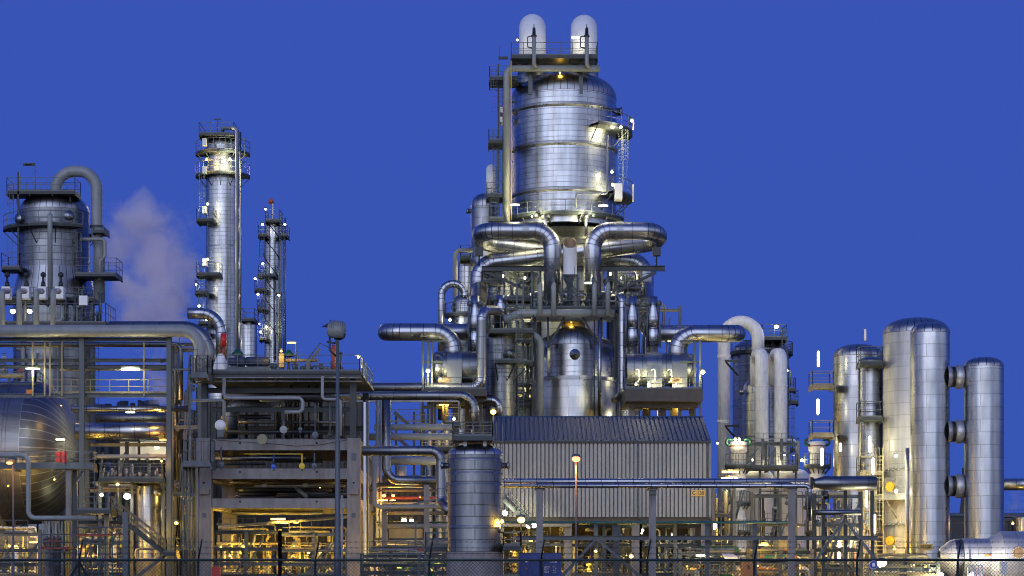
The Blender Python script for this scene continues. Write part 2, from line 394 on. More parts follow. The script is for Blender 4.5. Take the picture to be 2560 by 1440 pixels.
west=wmix(glow,west,(.86,.92,1.24))
wnarrow=wm('MULTIPLY',wmap(Yd,-.70,-.97),wm('MULTIPLY',wmap(Zd,.02,.20,1,0),wmap(X,-.30,-.16,1,0)))
west=wmix(wnarrow,west,(1.9,1.2,.85))
trees=wmap(wm('SUBTRACT',Zd,wm('MULTIPLY',nz.outputs['Fac'],.05)),-.012,.02,1,0)   # dark land and tree line under the afterglow
west=wmix(trees,west,(.03,.035,.06))
sky=wmix(front,west,east)
sky=wmix(wmap(Zd,-.02,.0,1,0),sky,(.03,.03,.04))
L.new(sky,bg.inputs['Color']); bg.inputs['Strength'].default_value=1.0
scene.view_settings.view_transform='Standard'; scene.view_settings.look='None'; scene.view_settings.exposure=0; scene.view_settings.gamma=1
scene.view_settings.use_curve_mapping=False
cy=scene.cycles; cy.max_bounces=8; cy.diffuse_bounces=2; cy.glossy_bounces=3; cy.transmission_bounces=2; cy.volume_bounces=6
cy.sample_clamp_indirect=2.5; cy.sample_clamp_direct=12; cy.caustics_reflective=False; cy.caustics_refractive=False; cy.use_denoising=True; cy.filter_width=1.05; cy.denoising_prefilter='FAST'
cy.volume_max_steps=96

sl_=bpy.data.lights.new('afterglow','SUN'); sl_.energy=1.35; sl_.angle=math.radians(72); sl_.color=(.80,.86,1)
so=bpy.data.objects.new('afterglow',sl_); COL.objects.link(so); so.rotation_euler=(math.radians(80),0,math.radians(-14))
g=MB(); g.v=[Vector(p) for p in ((-2500,-300,0),(2500,-300,0),(2500,4500,0),(-2500,4500,0))]; g.face((0,1,2,3))
tag(mk('ground',g,'gravel',loc=Vector((0,0,0))),kind='structure')
g=MB(); g.v=[Vector(p) for p in ((-400,52,.004),(400,52,.004),(400,60,.004),(-400,60,.004))]; g.face((0,1,2,3))
tag(mk('service_road',g,'asphalt'),kind='structure')
g=MB(); 
for y in (51.9,60.1): g.box(-400,400,y-.07,y+.07,0,.12)
tag(mk('road_kerb',g,'conc'),kind='structure')

# ================================================================== perimeter fence
fe=thing('chain_link_fence','dark green chain link perimeter fence with barbed wire arms in front of the plant','fence',1280,46)
FX=[-83,197,495,788,1073,1352,1618,1886,2143,2395,2655]
zt=Z(1400,46)
for u in FX:
    p=P(u,VH,46); q=P(u+9,1350,45.55)
    mk('post',MB().tube([(p.x,46.03,0),(p.x,46.03,zt+.03)],.026,8).tube([(p.x,46.03,zt-.02),(q.x,45.6,Z(1350,46))],.018,6),'fgreen',fe)
x0,x1=P(FX[0],VH,46).x,P(FX[-1],VH,46).x
mk('top_rail',MB().tube([(x0,46,zt),(x1,46,zt)],.028,8),'fgreen',fe)
for k,dz in enumerate((.13,.25,.37)):
    mb=MB(); y=46-.12*(k+1); mb.tube([(x0,y,zt+dz),(x1,y,zt+dz)],.005,3)
    x=x0
    while x<x1: mb.beam((x,y-.01,zt+dz-.02),(x+.02,y+.01,zt+dz+.02),.006); x+=.12
    mk('barbed_wire',mb,'fgreen',fe)
mb=MB(); p_=.075; n=int((x1-x0)/p_); H=zt+.02
for i in range(-int(H/p_),n):
    for s in (1,-1):
        xa=x0+i*p_; xb=xa+H
        if s<0: a,b=(xb,0.03),(xa,H)
        else: a,b=(xa,.03),(xb,H)
        a=Vector((a[0],46+s*.004,a[1])); b=Vector((b[0],46+s*.004,b[1]))
        def cut(a,b,x):
            f=(x-a.x)/(b.x-a.x); return a.lerp(b,f)
        lo,hi=(a,b) if a.x<b.x else (b,a)
        if hi.x<x0 or lo.x>x1: continue
        if lo.x<x0: lo=cut(lo,hi,x0)
        if hi.x>x1: hi=cut(lo,hi,x1)
        mb.tube([lo,hi],.0042,3,caps=False)
mk('wire_mesh',mb,'fgreen',fe)
for s in (-1,1):
    p=P(197,1405,46); mk('brace',MB().tube([(p.x,46.05,p.z),(p.x+s*1.0,46.05,.2)],.03,6),'fgreen',fe)
# round blue sign on the fence
c=P(2184,1412,45.9); sg=thing('safety_sign','round blue ear protection sign hanging on the chain link fence','sign',2184,45.9,1423)
mk('disc',MB().lathe([(0,0),(.088,0),(.088,.006),(0,.006)],axis(c+Vector((0,.01,0)),(0,-1,0)),28,sm=False),'signb',sg)
mk('rim',MB().lathe([(.082,.0065),(.088,.0065),(.088,.009),(.082,.009),(.082,.0065)],axis(c+Vector((0,.01,0)),(0,-1,0)),28,sm=False),'whitef',sg)
hd=MB().lathe([(0,.0075),(.042,.0075),(.042,.010),(0,.010)],axis(c+Vector((0,.01,.0)),(0,-1,0)),20,sm=False)
mk('white_head',hd,'whitef',sg)
eb=MB()
for s in (-1,1): eb.box(c.x+s*.045-.013,c.x+s*.045+.013,c.y-.006,c.y-.002,c.z-.03,c.z+.022)
eb.tube([(c.x+.05*math.sin(t),c.y-.004,c.z+.05*math.cos(t)) for t in [-1.3+2.6*k/8 for k in range(9)]],.006,4)
mk('ear_muffs',eb,'signb',sg)

# ================================================================== street lights and mast
def street(where,u,v,Y,kind,power,w=2.3,lit=True):
    o=thing('street_lamp',where,'street lamp',u,Y); p=P(u,v,Y); r=S(w,Y)
    mk('pole',MB().tube([(p.x,Y,0),(p.x,Y,3),(p.x,Y,3.01),(p.x,Y,p.z)],[r*1.5,r*1.4,r,r*.8],10),'lsteel',o)
    mk('base_box',MB().tube([(p.x,Y,.2),(p.x,Y,1.6)],r*1.9,8),'dsteel',o)
    return o,p
o,p=street('tall thin street lamp glowing orange in front of the corrugated building',1440,1150,115,'O',0)
mk('lamp_glass',MB().ball(p+Vector((0,0,.05)),.19,14,(1.15,1,.8)),'eO',o); mk('lamp_head',MB().lathe([(.24,0),(.2,.12),(0,.17)],Matrix.Translation(p+Vector((0,0,.17))),14),'lsteel',o)
light(o,p+Vector((0,-.1,-.35)),420,'O',.2)
o,p=street('street lamp with slanted orange lit head in front of the big drum',33,1162,115,'O',0,2.4)
mk('lamp_head',MB().tube([p+Vector((.17,0,.20)),p+Vector((.05,0,.24)),p+Vector((-.22,-.05,.2)),p+Vector((-.32,-.05,.1))],[.1,.17,.16,.05],10),'lsteel',o)
mk('lamp_glass',MB().ball(p+Vector((-.17,-.08,.10)),.15,12,(1.2,1,.6)),'eO',o); light(o,p+Vector((-.2,-.5,-.2)),150,'O',.2)
# tall unlit mast with a big ribbed luminaire
o=thing('lamp_mast','tall blue grey lamp mast with ribbed white unlit head','lamp mast',844,88); x=P(844,VH,88).x; Y=88
mk('pole',MB().tube([(x,Y,0),(x,Y,Z(1355,Y)),(x,Y,Z(1350,Y)),(x,Y,Z(1105,Y)),(x,Y,Z(1100,Y)),(x,Y,Z(848,Y))],[S(9,Y)]*2+[S(7,Y),S(6.2,Y),S(5,Y),S(4.2,Y)],14),'lsteel',o)
c=P(843,828,Y); hb=MB()
hb.lathe([(.04,-.40),(.30,-.36),(.36,-.22),(.37,.0),(.30,.26),(.2,.34),(.0,.36)],axis(c+Vector((-.05,0,.05)),(-1,0,.12)),18)
mk('lamp_head',hb,'cream',o)
rb=MB()
for k in range(7): rb.tube([c+Vector((-.28+k*.085,.37*math.cos(t)*.98,.05+.375*math.sin(t)+(-.28+k*.085)*-.12)) for t in [PI*j/10 for j in range(11)]],.012,4)
mk('cooling_fin',rb,'lsteel',o)
mk('lamp_glass',MB().ball(c+Vector((.05,0,-.14)),.30,14,(1,.8,.75)),'glass',o)
mk('bracket',MB().beam(c+Vector((0,0,-.5)),c+Vector((0,0,-.25)),.16,.12).tube([c+Vector((-.42,0,-.42)),c+Vector((.02,0,-.5))],.04,6).tube([c+Vector((-.3,0,-.2)),c+Vector((-.3,0,-.75)),c+Vector((-.05,0,-1))],.04,6),'steel',o)
# black bird on the mast head
b=MB(); c2=P(823,816,88)
b.tube([c2+Vector(q) for q in ((-.30,0,-.02),(-.2,0,.0),(-.08,0,.03),(.04,0,.07),(.12,0,.10),(.17,0,.11))],[.012,.035,.075,.085,.05,.03],10)
b.ball(c2+Vector((.19,0,.13)),.05,10); b.tube([c2+Vector((.22,0,.13)),c2+Vector((.30,0,.12))],[.018,.003],6)
for s in (-1,1): b.tube([c2+Vector((.02,s*.03,.02)),c2+Vector((.04,s*.03,-.07))],.008,5)
solo('bird','black bird perched on the ribbed white head of the lamp mast','bird',b,'black')

# ================================================================== big silver vessel in the foreground
V=vessel('storage_vessel','fat silver vessel on a concrete base nearest the chain link fence','vessel',1188,152,69,1110,1140,None,'dull','gore',
 bands=((1152,3),(1185,3),(1213,2),(1318,2)),skirt=1380,seg=72)
for s in (-1,1): manhole(V,1188+s*68,1164,152,9,.35,'mid',ax=(s,-.15,0))
pl=rectplat(V,1131,1233,1090,150,153.6,h=.95)
for u in (1163,1212): mk('platform_leg',MB().beam(P(u,1115,150.9),P(u,1098,150.9),.24),'white',V)
mk('nozzle',MB().tube([P(1245,1322,151.2),P(1252,1322,151.2)],.3,12),'mid',V)
rectplat(V,1257,1303,1365,150,152.6,h=.95)
ladder(V,1249,1095,1365,152,cage=False,w=.4)
lamp('white lamp on the side platform right of the fat foreground vessel',1303,1300,150.6,'Y',120,'bulk',1365,0)
lamp('small lamp fixed low on the right flank of the fat foreground vessel',1252,1303,151.5,'Y',260,'bulk',sz=.8)
lamp('warm pole lamp over the platform topping the foreground vessel',1233,1030,151,'Y',200,'bulk',1090,0,sz=.8)

# two blue containers
for u0,u1,lab in ((1297,1352,'blue shipping container with a small orange badge on its door'),(1357,1403,'blue shipping container with white code lettering on its door')):
    Y=165; x0=P(u0,VH,Y).x; x1=P(u1,VH,Y).x; zb=Z(1442,Y); zt=Z(1382,Y)
    o=thing('shipping_container',lab,'container',(u0+u1)/2,Y,1442,'blue shipping containers side by side')
    mb=MB(); mb.box(x0+.03,x1-.03,Y+.06,Y+6,zb+.05,zt-.04)
    mk('body',mb,'blue',o)
    fb=MB()
    for x in (x0+.05,x1-.05): fb.beam((x,Y,zb),(x,Y,zt),.1)
    for z in (zb+.07,zt-.08): fb.beam((x0+.1,Y,z),(x1-.1,Y,z),.1,.14)
    mk('frame',fb,'blue',o)
    xm=(x0+x1)/2
    for a,b_ in ((x0+.12,xm-.01),(xm+.01,x1-.12)):
        d=mk('door',MB().box(a,b_,Y-.01,Y+.05,zb+.16,zt-.17),'blue',o)
        mk('lock_rod',MB().tube([(a+(b_-a)*(.75 if a<xm-.3 else .25),Y-.05,zb+.15),(a+(b_-a)*(.75 if a<xm-.3 else .25),Y-.05,zt-.15)],.02,6),'lsteel',d)
    if u0==1297:
        p=P(1317,1403,Y); mk('white_crest',MB().lathe([(0,0),(.12,0),(.12,.012),(0,.012)],axis((p.x,Y-.012,p.z),(0,-1,0)),16,sm=False),'whitef',o)
        p=P(1317,1422,Y); mk('orange_badge',MB().lathe([(0,0),(.1,0),(.1,.012),(0,.012)],axis((p.x,Y-.012,p.z),(0,-1,0)),6,sm=False),'orange',o)
    else:
        p=P(1384,1404,Y); textmesh('UCB',.26,(p.x,Y-.03,p.z),'whitef',o)
        p=P(1366,1424,Y); textmesh('MG W\nPCY\nNC7',.19,(p.x,Y-.03,p.z),'whitef',o)
        p=P(1386,1424,Y); textmesh('22 1\n21 6\n30 5\nAU1',.15,(p.x,Y-.03,p.z),'whitef',o)
x0=P(1290,VH,165).x; x1=P(1410,VH,165).x
tag(mk('loading_dock',MB().box(x0,x1,164.5,171.5,0,Z(1442,165)),'conc'),kind='structure')

# ================================================================== pipeline on concrete supports in front of the building
RK=thing('pipe_bridge','long silver pipe bridge on square concrete posts crossing before the corrugated building','pipe bridge',1500,176)
Y=176
for u in (1349,1631,1979):
    p=P(u,1210,Y); w_=S(8.5,Y)
    mk('concrete_post',MB().box(p.x-w_,p.x+w_,Y-w_,Y+w_,0,p.z),'conc',RK)
    mk('bearer',MB().box(p.x-w_*1.4,p.x+w_*1.4,Y-w_*.9,Y+2.2,Z(1224,Y),Z(1210,Y)+.002),'conc',RK)
mk('insulated_pipe',upipe(MB(),[(1180,1204,177.2),(2020,1204,177.2)],8.2,seg=24),['pipe','pipe'],RK)
mk('insulated_pipe',upipe(MB(),[(1180,1214.5,175.6),(2024,1214.5,175.6),(2024,1302,175.6)],6,13,seg=20),['pipe','elbow'],RK)
mk('thick_pipe',MB().tube([P(2032,1208,178),P(2040,1208,178),P(2060,1208,178),P(2190,1208,178)],[S(12,178),S(12,178),S(18,178),S(18,178)],28),'dpipe',RK)
mk('flange',MB().tube([P(2026,1208,178),P(2033,1208,178)],S(15,178),20),'dsteel',RK)
mk('insulated_pipe',upipe(MB(),[(2030,1281,176),(2152,1281,176)],7.5,seg=20),['dpipe','delbow'],RK)
mk('green_pipe',upipe(MB(),[(1262,1306,180),(1985,1306,180)],3.2,seg=10),['teal','teal'],RK)
mk('walkway_beam',MB().ibeam(P(1290,1345,180),P(2195,1345,180),.3,S(11,180)),'lsteel',RK)
for u in (1490,1768,1887): mk('steel_post',MB().ibeam(P(u,1300,181),(P(u,VH,181).x,181,0),.35,.35),'lsteel',RK)
for a,b_ in (((1488,1350),(1395,1452)),((1496,1350),(1612,1452)),((2110,1300),(2040,1400)),((2112,1300),(2190,1400))):
    mk('brace',MB().beam(P(*a,179.3),P(*b_,179.3),.26,.22),'lsteel',RK)
for a,b_ in (((1470,1350),(1560,1452)),((1510,1365),(1620,1452))): mk('brace',MB().beam(P(*a,184),P(*b_,184),.12),'steel',RK)
for u in (2113,2058,2180): mk('steel_post',MB().beam((P(u,VH,181).x,181,0),P(u,1226,181),.28),'steel',RK)
c=P(1632,1232,174.6); f=thing('floodlight','unlit dark floodlight bolted under the right bearer of the pipe bridge','floodlight',1632,174.6,1240)
mk('housing',MB().box(c.x-.28,c.x+.28,c.y-.15,c.y+.4,c.z-.2,c.z+.22),'dsteel',f); mk('lamp_glass',MB().box(c.x-.24,c.x+.24,c.y-.18,c.y-.152,c.z-.14,c.z+.1),'glass',f)
c=P(2065,1240,175.5); f=thing('floodlight','unlit round floodlight below the thick pipe near the tall columns','floodlight',2065,175.5,1250)
mk('housing',MB().lathe([(.27,0),(.3,-.2),(.12,-.5)],axis(c,(.1,-1,-.3)),14),'dsteel',f); mk('lamp_glass',MB().ball(c,.25,12,(1,.3,.8)),'glass',f)

# ================================================================== corrugated building C 130
B=thing('corrugated_building','raised beige corrugated steel building with a dark blue roof marked C 130','building',1503,200)
Y=200; xl=P(1230,VH,Y).x; xr=P(1775,VH,Y).x; ze=Z(1102,Y); zb=Z(1293,Y); D=17
def corr(mb,p0,d,n_,hgt,up,pitch,dep,nrm):
    """ribbed sheet: runs along d for n_ ribs, extruded along up*hgt"""
    prof=[]
    for i in range(n_):
        for a,b in ((0,0),(.2,0),(.27,1),(.93,1)): prof.append(p0+d*((i+a)*pitch)+nrm*(b*dep))
    prof.append(p0+d*(n_*pitch)); base=len(mb.v)
    for q in prof: mb.v.append(q); mb.v.append(q+up*hgt)
    for k in range(len(prof)-1): mb.face((base+2*k,base+2*k+2,base+2*k+3,base+2*k+1))
    return mb
nr=54; pt=(xr-xl)/nr
mk('wall',corr(MB(),Vector((xl,Y,zb)),Vector((1,0,0)),nr,ze-zb,Vector((0,0,1)),pt,.26,Vector((0,-1,0))),'wall',B)
mk('wall',corr(MB(),Vector((xr,Y,zb)),Vector((0,1,0)),40,ze-zb,Vector((0,0,1)),D/40,.12,Vector((1,0,0))),'wall',B)
mk('wall',corr(MB(),Vector((xl,Y+D,zb)),Vector((0,-1,0)),40,ze-zb,Vector((0,0,1)),D/40,.12,Vector((-1,0,0))),'wall',B)
mk('wall',MB().box(xl,xr,Y+D-.1,Y+D,zb,ze),'wall',B)
zr=Z(1043,Y+D/2); gb=MB()
for x in (xl,xr-.05): 
    b0=len(gb.v); gb.v+= [Vector((x,Y+.05,ze)),Vector((x,Y+D-.05,ze)),Vector((x,Y+D/2,zr-.08))]; gb.face((b0,b0+1,b0+2))
mk('gable',gb,'wall',B)
sl=Vector((0,D/2,zr-ze)); sh=sl.length; sl.normalize()
rf=mk('roof',corr(MB(),Vector((xl-.1,Y-.3,ze-.1)),Vector((1,0,0)),46,sh+.35,sl,(xr-xl+.2)/46,.10,Vector((0,-.4,.9))),'roof',B)
mk('roof',MB().beam((xl,Y+D/2+.1,zr),(xl,Y+D,ze),.1).box(xl,xr,Y+D/2,Y+D/2+.1,ze,zr-.05),'roof',B)
mk('ridge_cap',MB().beam((xl-.1,Y+D/2+.05,zr+.06),(xr+.1,Y+D/2+.05,zr+.06),.5,.08),'roof',rf)
mk('eave_trim',MB().box(xl-.05,xr+.05,Y-.34,Y-.27,ze-.26,ze-.06),'dsteel',B)
for u in (1595,1771):
    p=P(u,1108,Y-.35); mk('downpipe',MB().tube([(p.x,Y-.3,p.z),(p.x,Y-.36,p.z-.5),(p.x,Y-.36,Z(1290,Y)),(p.x+.3,Y-.36,Z(1302,Y))],.09,8),'lsteel',B)
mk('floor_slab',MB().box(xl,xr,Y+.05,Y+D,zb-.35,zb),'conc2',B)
for u in (1250,1420,1590,1765):
    for y in (Y+.6,Y+D-1): x=P(u,VH,Y).x; mk('column',MB().box(x-.35,x+.35,y,y+.7,0,zb-.35),'conc',B)
mk('fascia_beam',MB().box(xl+.5,P(1430,VH,Y).x,Y+.1,Y+.5,zb-.85,zb-.35),'conc',B)
s=mk('name_plate',MB().box(P(1727,0,Y).x,P(1762,0,Y).x,Y-.36,Y-.30,Z(1241,Y),Z(1226,Y)),'signy',B)
p=P(1744.5,1233.5,Y); textmesh('C 130',.44,(p.x,Y-.375,p.z),'black',s)
mk('stair_stringer',MB().beam(P(1258,1250,196),P(1330,1318,196),.12,.3).beam(P(1262,1238,196.9),P(1334,1306,196.9),.12,.3),'lsteel',B)
mb=MB()
for k in range(15): p=P(1260+k*5,1249+k*4.7,196); mb.box(p.x-.13,p.x+.13,196,196.9,p.z-.02,p.z+.02)
mk('stair_tread',mb,'steel',B)
mb=MB(); rail(mb,[P(1250,1248,196),P(1262,1250,196)],1.1); 
a,b_=P(1262,1250,196),P(1330,1318,196); mb.tube([a+Vector((0,0,1.1)),b_+Vector((0,0,1.1))],.035,5); mb.tube([a+Vector((0,0,.6)),b_+Vector((0,0,.6))],.03,5)
for k in range(6): q=a.lerp(b_,k/5); mb.tube([q,q+Vector((0,0,1.1))],.03,4)
mk('stair_rail',mb,'lsteel',B)
lamp('yellow ceiling lamp in the open bay under the building left end',1388,1312,204,'Y',1100,'tube',dY=-.2,sz=1.3)
lamp('yellow lamp in the gap between the foreground vessel and the corrugated wall',1262,1283,196.5,'W',1500,'bulk',dY=-.8)
for u,v,w_ in ((1322,1315,'left one'),(1335,1314,'right and bigger one')): lamp('round white lamp on the bay under the building stair, '+w_,u,v,198,'W',110,'bulk')
# ================================================================== right: tall silver columns
G1='tall silver cylindrical columns at the right'
C1=vessel('process_column','wide silver column with a broad dome behind two tube lit balconies','column',2146,219,63,861,893,None,'bright','gore',group=G1,seg=72)
C2=vessel('process_column','slim silver column with a flat top between the wide ones, behind the caged balconies','column',2177,213.5,32,893,906,None,'bright','gore',group=G1)
C3=vessel('process_column','tallest and widest silver column, yellow lit at its foot','column',2291,211,83,795,836,None,'satin','gore',group=G1,seg=80)
C4=vessel('process_column','slim silver column marked F950B','column',2325,201,48.5,806,834,None,'bright','gore',group=G1,seg=72)
C5=vessel('process_column','silver column standing alone to the right of the three round joints','column',2460,200,49,893,918,None,'bright','gore',group=G1,seg=72)
for v,t in ((942,'topmost'),(1079,'middle'),(1215,'lowest')):
    c=P(2372,v,200.5); o=thing('expansion_joint','silver round joint with dark bellows linking the two right columns, '+t+' of three','joint',2398,200.5,v+30,'round joints between the right columns')
    m=axis((c.x-.2,200.5,c.z),(1,0,0)); q=S(1,200.5)
    mk('duct',MB().lathe([(29*q,0),(26*q,.36),(23*q,.42),(23*q,.75),(28*q,.78),(30*q,.9),(30*q,1.3),(28*q,1.45),(23*q,1.5),(23*q,1.8),(27*q,1.84),(30*q,2.5)],m,40),'satin',o)
    for z in (.45,1.52): mk('bellows',MB().lathe([(26*q,z),(24.5*q,z+.07),(26*q,z+.14),(24.5*q,z+.21),(26*q,z+.27)],m,40),'black',o)
p=P(2315.5,1367.5,199); s=mk('name_plate',MB().box(p.x-.62,p.x+.62,199.17,199.22,p.z-.28,p.z+.28),'signy',C4); textmesh('F950B',.4,(p.x,199.155,p.z),'black',s)
# balconies and ladders of the wide columns
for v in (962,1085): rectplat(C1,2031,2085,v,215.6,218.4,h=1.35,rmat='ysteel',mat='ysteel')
for v in (905,1043,1180): rectplat(C2,2151,2207,v,209.6,212.2,h=1.5,rmat='ysteel' if v>1100 else 'lsteel',mat='ysteel' if v>1100 else 'steel')  # lowest balcony gets the yellow lit colour, upper ones plain steel
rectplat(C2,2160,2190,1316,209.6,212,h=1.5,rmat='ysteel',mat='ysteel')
ladder(C3,2196,1135,1385,206.4,cage=True,w=.9,mat='ysteel'); ladder(C1,2158,905,1165,210.6,cage=False,w=.5,mat='ysteel'); ladder(C2,2166,1180,1440,209.2,cage=True,w=.6,mat='ysteel')
for v in (1242,1388):
    ringplat(C3,2291,211,83,131,v,184,264,h=1.6,mat='galv',rmat='galv',th=.45)
for v in (1217,1352):
    c=P(2227,v,206.9); m=axis(c,(-.45,-1,0)); o=mk('flange_cover',MB().lathe([(.3,-.4),(.3,.1),(.5,.1),(.5,.3),(0,.32)],m,24,sm=False),'yellow',C3)
    bb=MB()
    for k in range(18): 
        a=2*PI*k/18; q=m@Vector((.46*math.cos(a),.46*math.sin(a),.3)); bb.beam(q,m@Vector((.46*math.cos(a),.46*math.sin(a),.42)),.07)
    mk('flange_bolts',bb,'dsteel',o)
for v in (1176,1313):
    bb=MB()
    for k in range(7):
        a=math.radians(196+k*11); q=P(2291,v,211)+Vector((3.3*math.cos(a),3.3*math.sin(a),0)); bb.ball(q,.16,8)
    bb.tube([P(2291,v,211)+Vector((3.35*math.cos(math.radians(a)),3.35*math.sin(math.radians(a)),0)) for a in range(190,268,6)],.05,5)
    mk('spray_ring',bb,'galv',C3)
mk('side_pipe',upipe(MB(),[(2148,1440,211),(2148,900,211)],2.2,seg=8),['galv','galv'],C2)
mk('downcomer',upipe(MB(),[(2268,1455,204.5),(2268,1120,204.5)],5.5,seg=14),['satin','satin'],C3)
T='bright upright tube lamp '
for u,v,Y,pw,t in ((2046,897,215.8,260,'above the upper balcony of the wide left column'),(2045,1017,215.8,260,'above the second balcony of the wide left column'),
    (2055,1142,203,420,'beside the white cone headed tank with green hooks'),(2174,1110,209.8,500,'over the yellow lit balcony of the slim middle column'),
    (2101,1118,215.2,300,'against the left flank of the wide left column'),(2183,1165,205.8,350,'leaning beside the ladder, upper of two'),(2186,1310,205.8,420,'leaning beside the ladder, lower of two'),
    (2166,1230,205.6,420,'at the corner of the upper ring walkway, above the deck'),(2166,1256,205.6,420,'at the corner of the upper ring walkway, below the deck'),
    (2098,1375,188,600,'low between the steel posts behind the fence')):
    lamp(T+t,u,v,Y,'C' if Y in (188,205.8) else 'W',pw*2.6,'vtube',sz={1230:.55,1256:.55,1118:.5,1142:1,1310:1.1,1375:1.0}.get(v,.95),dY=.0)
lamp('dead upright tube lamp beside the dome of the wide left column' ,2163,837,210,'W',0,'vtube',sz=.7,off='whitef')
for v,u,t in ((1228,2240,'upper'),(1372,2236,'lower'),(1140,2240,'highest')): lamp('yellow lamp shining on the foot of the widest column, '+t+' one',u,v,205.8,'Y' if v==1372 else 'W',2200 if v==1140 else 4500,'bulk',sz=.6,dY=-.9)
lamp('white floodlight low beside the blue round fence sign',2205,1408,178,'W',700,'flood',sz=1.6)
# lower horizontal duct with cone and bellows
o=thing('inlet_duct','large white silver horizontal duct with cone and bellows at the right edge','duct',2450,184); Y=184; q=S(1,Y); c=P(2347,1396,Y)
m=axis(c,(1,0,0))
mk('cone',MB().lathe([(20*q,0),(28*q,5*q),(44*q,26*q),(48*q,36*q)],m,48),'satin',o)
pr=[]
for k in range(9): pr+=[(46*q,(37+2*k)*q),(49*q,(38+2*k)*q)]
mk('bellows',MB().lathe(pr,m,48),'mid',o)
mk('shell',MB().lathe([(49*q,55*q),(50*q,58*q),(50*q,100*q),(50*q,122*q)],m,56),'satin',o)
mk('cone',MB().lathe([(50*q,122*q),(67*q,152*q)],m,56),'satin',o)
mk('shell',MB().lathe([(67*q,152*q),(68*q,156*q),(68*q,200*q),(68*q,250*q)],m,64,cap=False),'satin',o)
c2=P(2545,1382,Y-2.1); fl=mk('flange_cover',MB().lathe([(.35,-.3),(.35,.1),(.55,.1),(.55,.2),(0,.22)],axis(c2,(0,-1,.1)),24,sm=False),'tan',o)
bb=MB()
for k in range(20): a=2*PI*k/20; bb.ball(c2+Vector((.48*math.cos(a),-.25,.48*math.sin(a))),.05,6)
mk('flange_bolts',bb,'whitef',fl)
mk('support_leg',MB().box(P(2440,0,Y).x,P(2452,0,Y).x,Y-1,Y+1,0,Z(1430,Y)),'conc',o); mk('support_leg',MB().box(P(2530,0,Y).x,P(2545,0,Y).x,Y-1,Y+1,0,Z(1440,Y)),'conc',o)
mk('nozzle',MB().tube([P(2462,1388,Y-1.7),P(2477,1387,Y-1.75)],.09,8),'orange',o)
mk('blind_strap',MB().box(P(2437,0,180).x,P(2442,0,180).x,182.2,182.3,Z(1404,180),Z(1372,180)),'dblue',o)
lamp('cool white lamp below the front of the large horizontal duct',2430,1436,180,'C',4500,'flood',sz=1,dY=-.8)
lamp('warm lamp low at the left end of the horizontal duct',2352,1437,180,'W',1800,'flood',sz=1,dY=-.8)
u_=thing('instrument_frame','white tubular instrument frame standing under the large horizontal duct','instrument frame',2430,179)
for a in (2420,2428,2436,2446,2455): mk('tube',MB().tube([(P(a,0,179).x,179,0),P(a,1416,179)],.06,8),'white',u_)
mk('cross_bar',MB().beam(P(2418,1414,179),P(2458,1414,179),.08),'white',u_)
o=solo('equipment_cabinet','small light grey cabinet in front of the horizontal duct','cabinet',MB().box(P(2503,0,178).x,P(2519,0,178).x,178,178.6,Z(1436,178),Z(1404,178)).beam((P(2511,0,178).x,178.3,0),P(2511,1436,178.3),.1),'white')
mk('insulated_pipe',upipe(MB(),[(2504,1211,212),(2640,1211,212)],15,seg=24),['pipe','elbow'],C5)

# ================================================================== white pipe group
RV=vessel('process_column','grey banded column under the white gooseneck pipe','column',1902,264,70,848,882,None,'mid','gore',
  bands=((920,3),(965,3),(1012,3),(1060,3),(1100,3)),seg=64)
ringplat(RV,1902,264,70,80,884,150,400,h=1.25,mat='dsteel',rmat='steel'); rectplat(RV,1905,1968,843,259,263,h=1.5)
for u in (1930,1952): mk('platform_leg',MB().beam(P(u,868,261),P(u,845,261),.2),'steel',RV)
ladder(RV,1961,845,960,259); ladder(RV,1977,965,1140,259); rectplat(RV,1971,1990,972,258,260,h=1.3); rectplat(RV,1975,1996,1003,258,260,h=1.3); rectplat(RV,1980,1998,1122,258,260,h=1.3)
o=solo('gooseneck_pipe','fat weathered white pipe curling over onto the grey dome','pipe',upipe(MB(),[(1810,1452,258.5),(1810,805,258.5),(1895,805,258.5),(1895,885,258.5)],16,42,seg=28,n=16),['weath','weath'])
for v in (905,1068):
    mk('bracket',MB().beam(P(1812,v-3,254.5),P(1847,v-3,254.5),.22).beam(P(1815,v,254.5),P(1845,v+34,256),.16),'steel',o); mk('collar',MB().lathe([(S(17,256),-.1),(S(17.6,256),0),(S(17,256),.1)],Matrix.Translation(P(1810,v-15,256)),28),'white',o)
for u,ub,t in ((1905,1891,'left'),(1952,1937,'right')):
    o=solo('hairpin_pipe','scuffed white hairpin pipe in front of the grey column, '+t+' of the pair','pipe',upipe(MB(),[(u,1452,242),(u,887,242),(ub,887,247.5),(ub,965,247.5)],16.5,30,seg=28,n=14),['weath','weath'],'white hairpin pipes')
    mk('flange',MB().lathe([(S(17,242),-.08),(S(18,242),-.05),(S(18,242),.05),(S(17,242),.08)],Matrix.Translation(P(u,965,242)),28,cap=False),'white',o)
    mk('fin_plate',MB().box(P(u-4,0,241).x,P(u+4,0,241).x,241-.02-S(17,241),241-S(17,241)+.1,Z(1150,241),Z(1098,241)),'lsteel',o)
SV=vessel('small_vessel','small grey domed vessel half hidden behind the left white hairpin pipe','vessel',1890,252,34,945,985,None,'mid','gore',bands=((1010,2),(1060,2)))
manhole(SV,1853,981,251,7,.4)
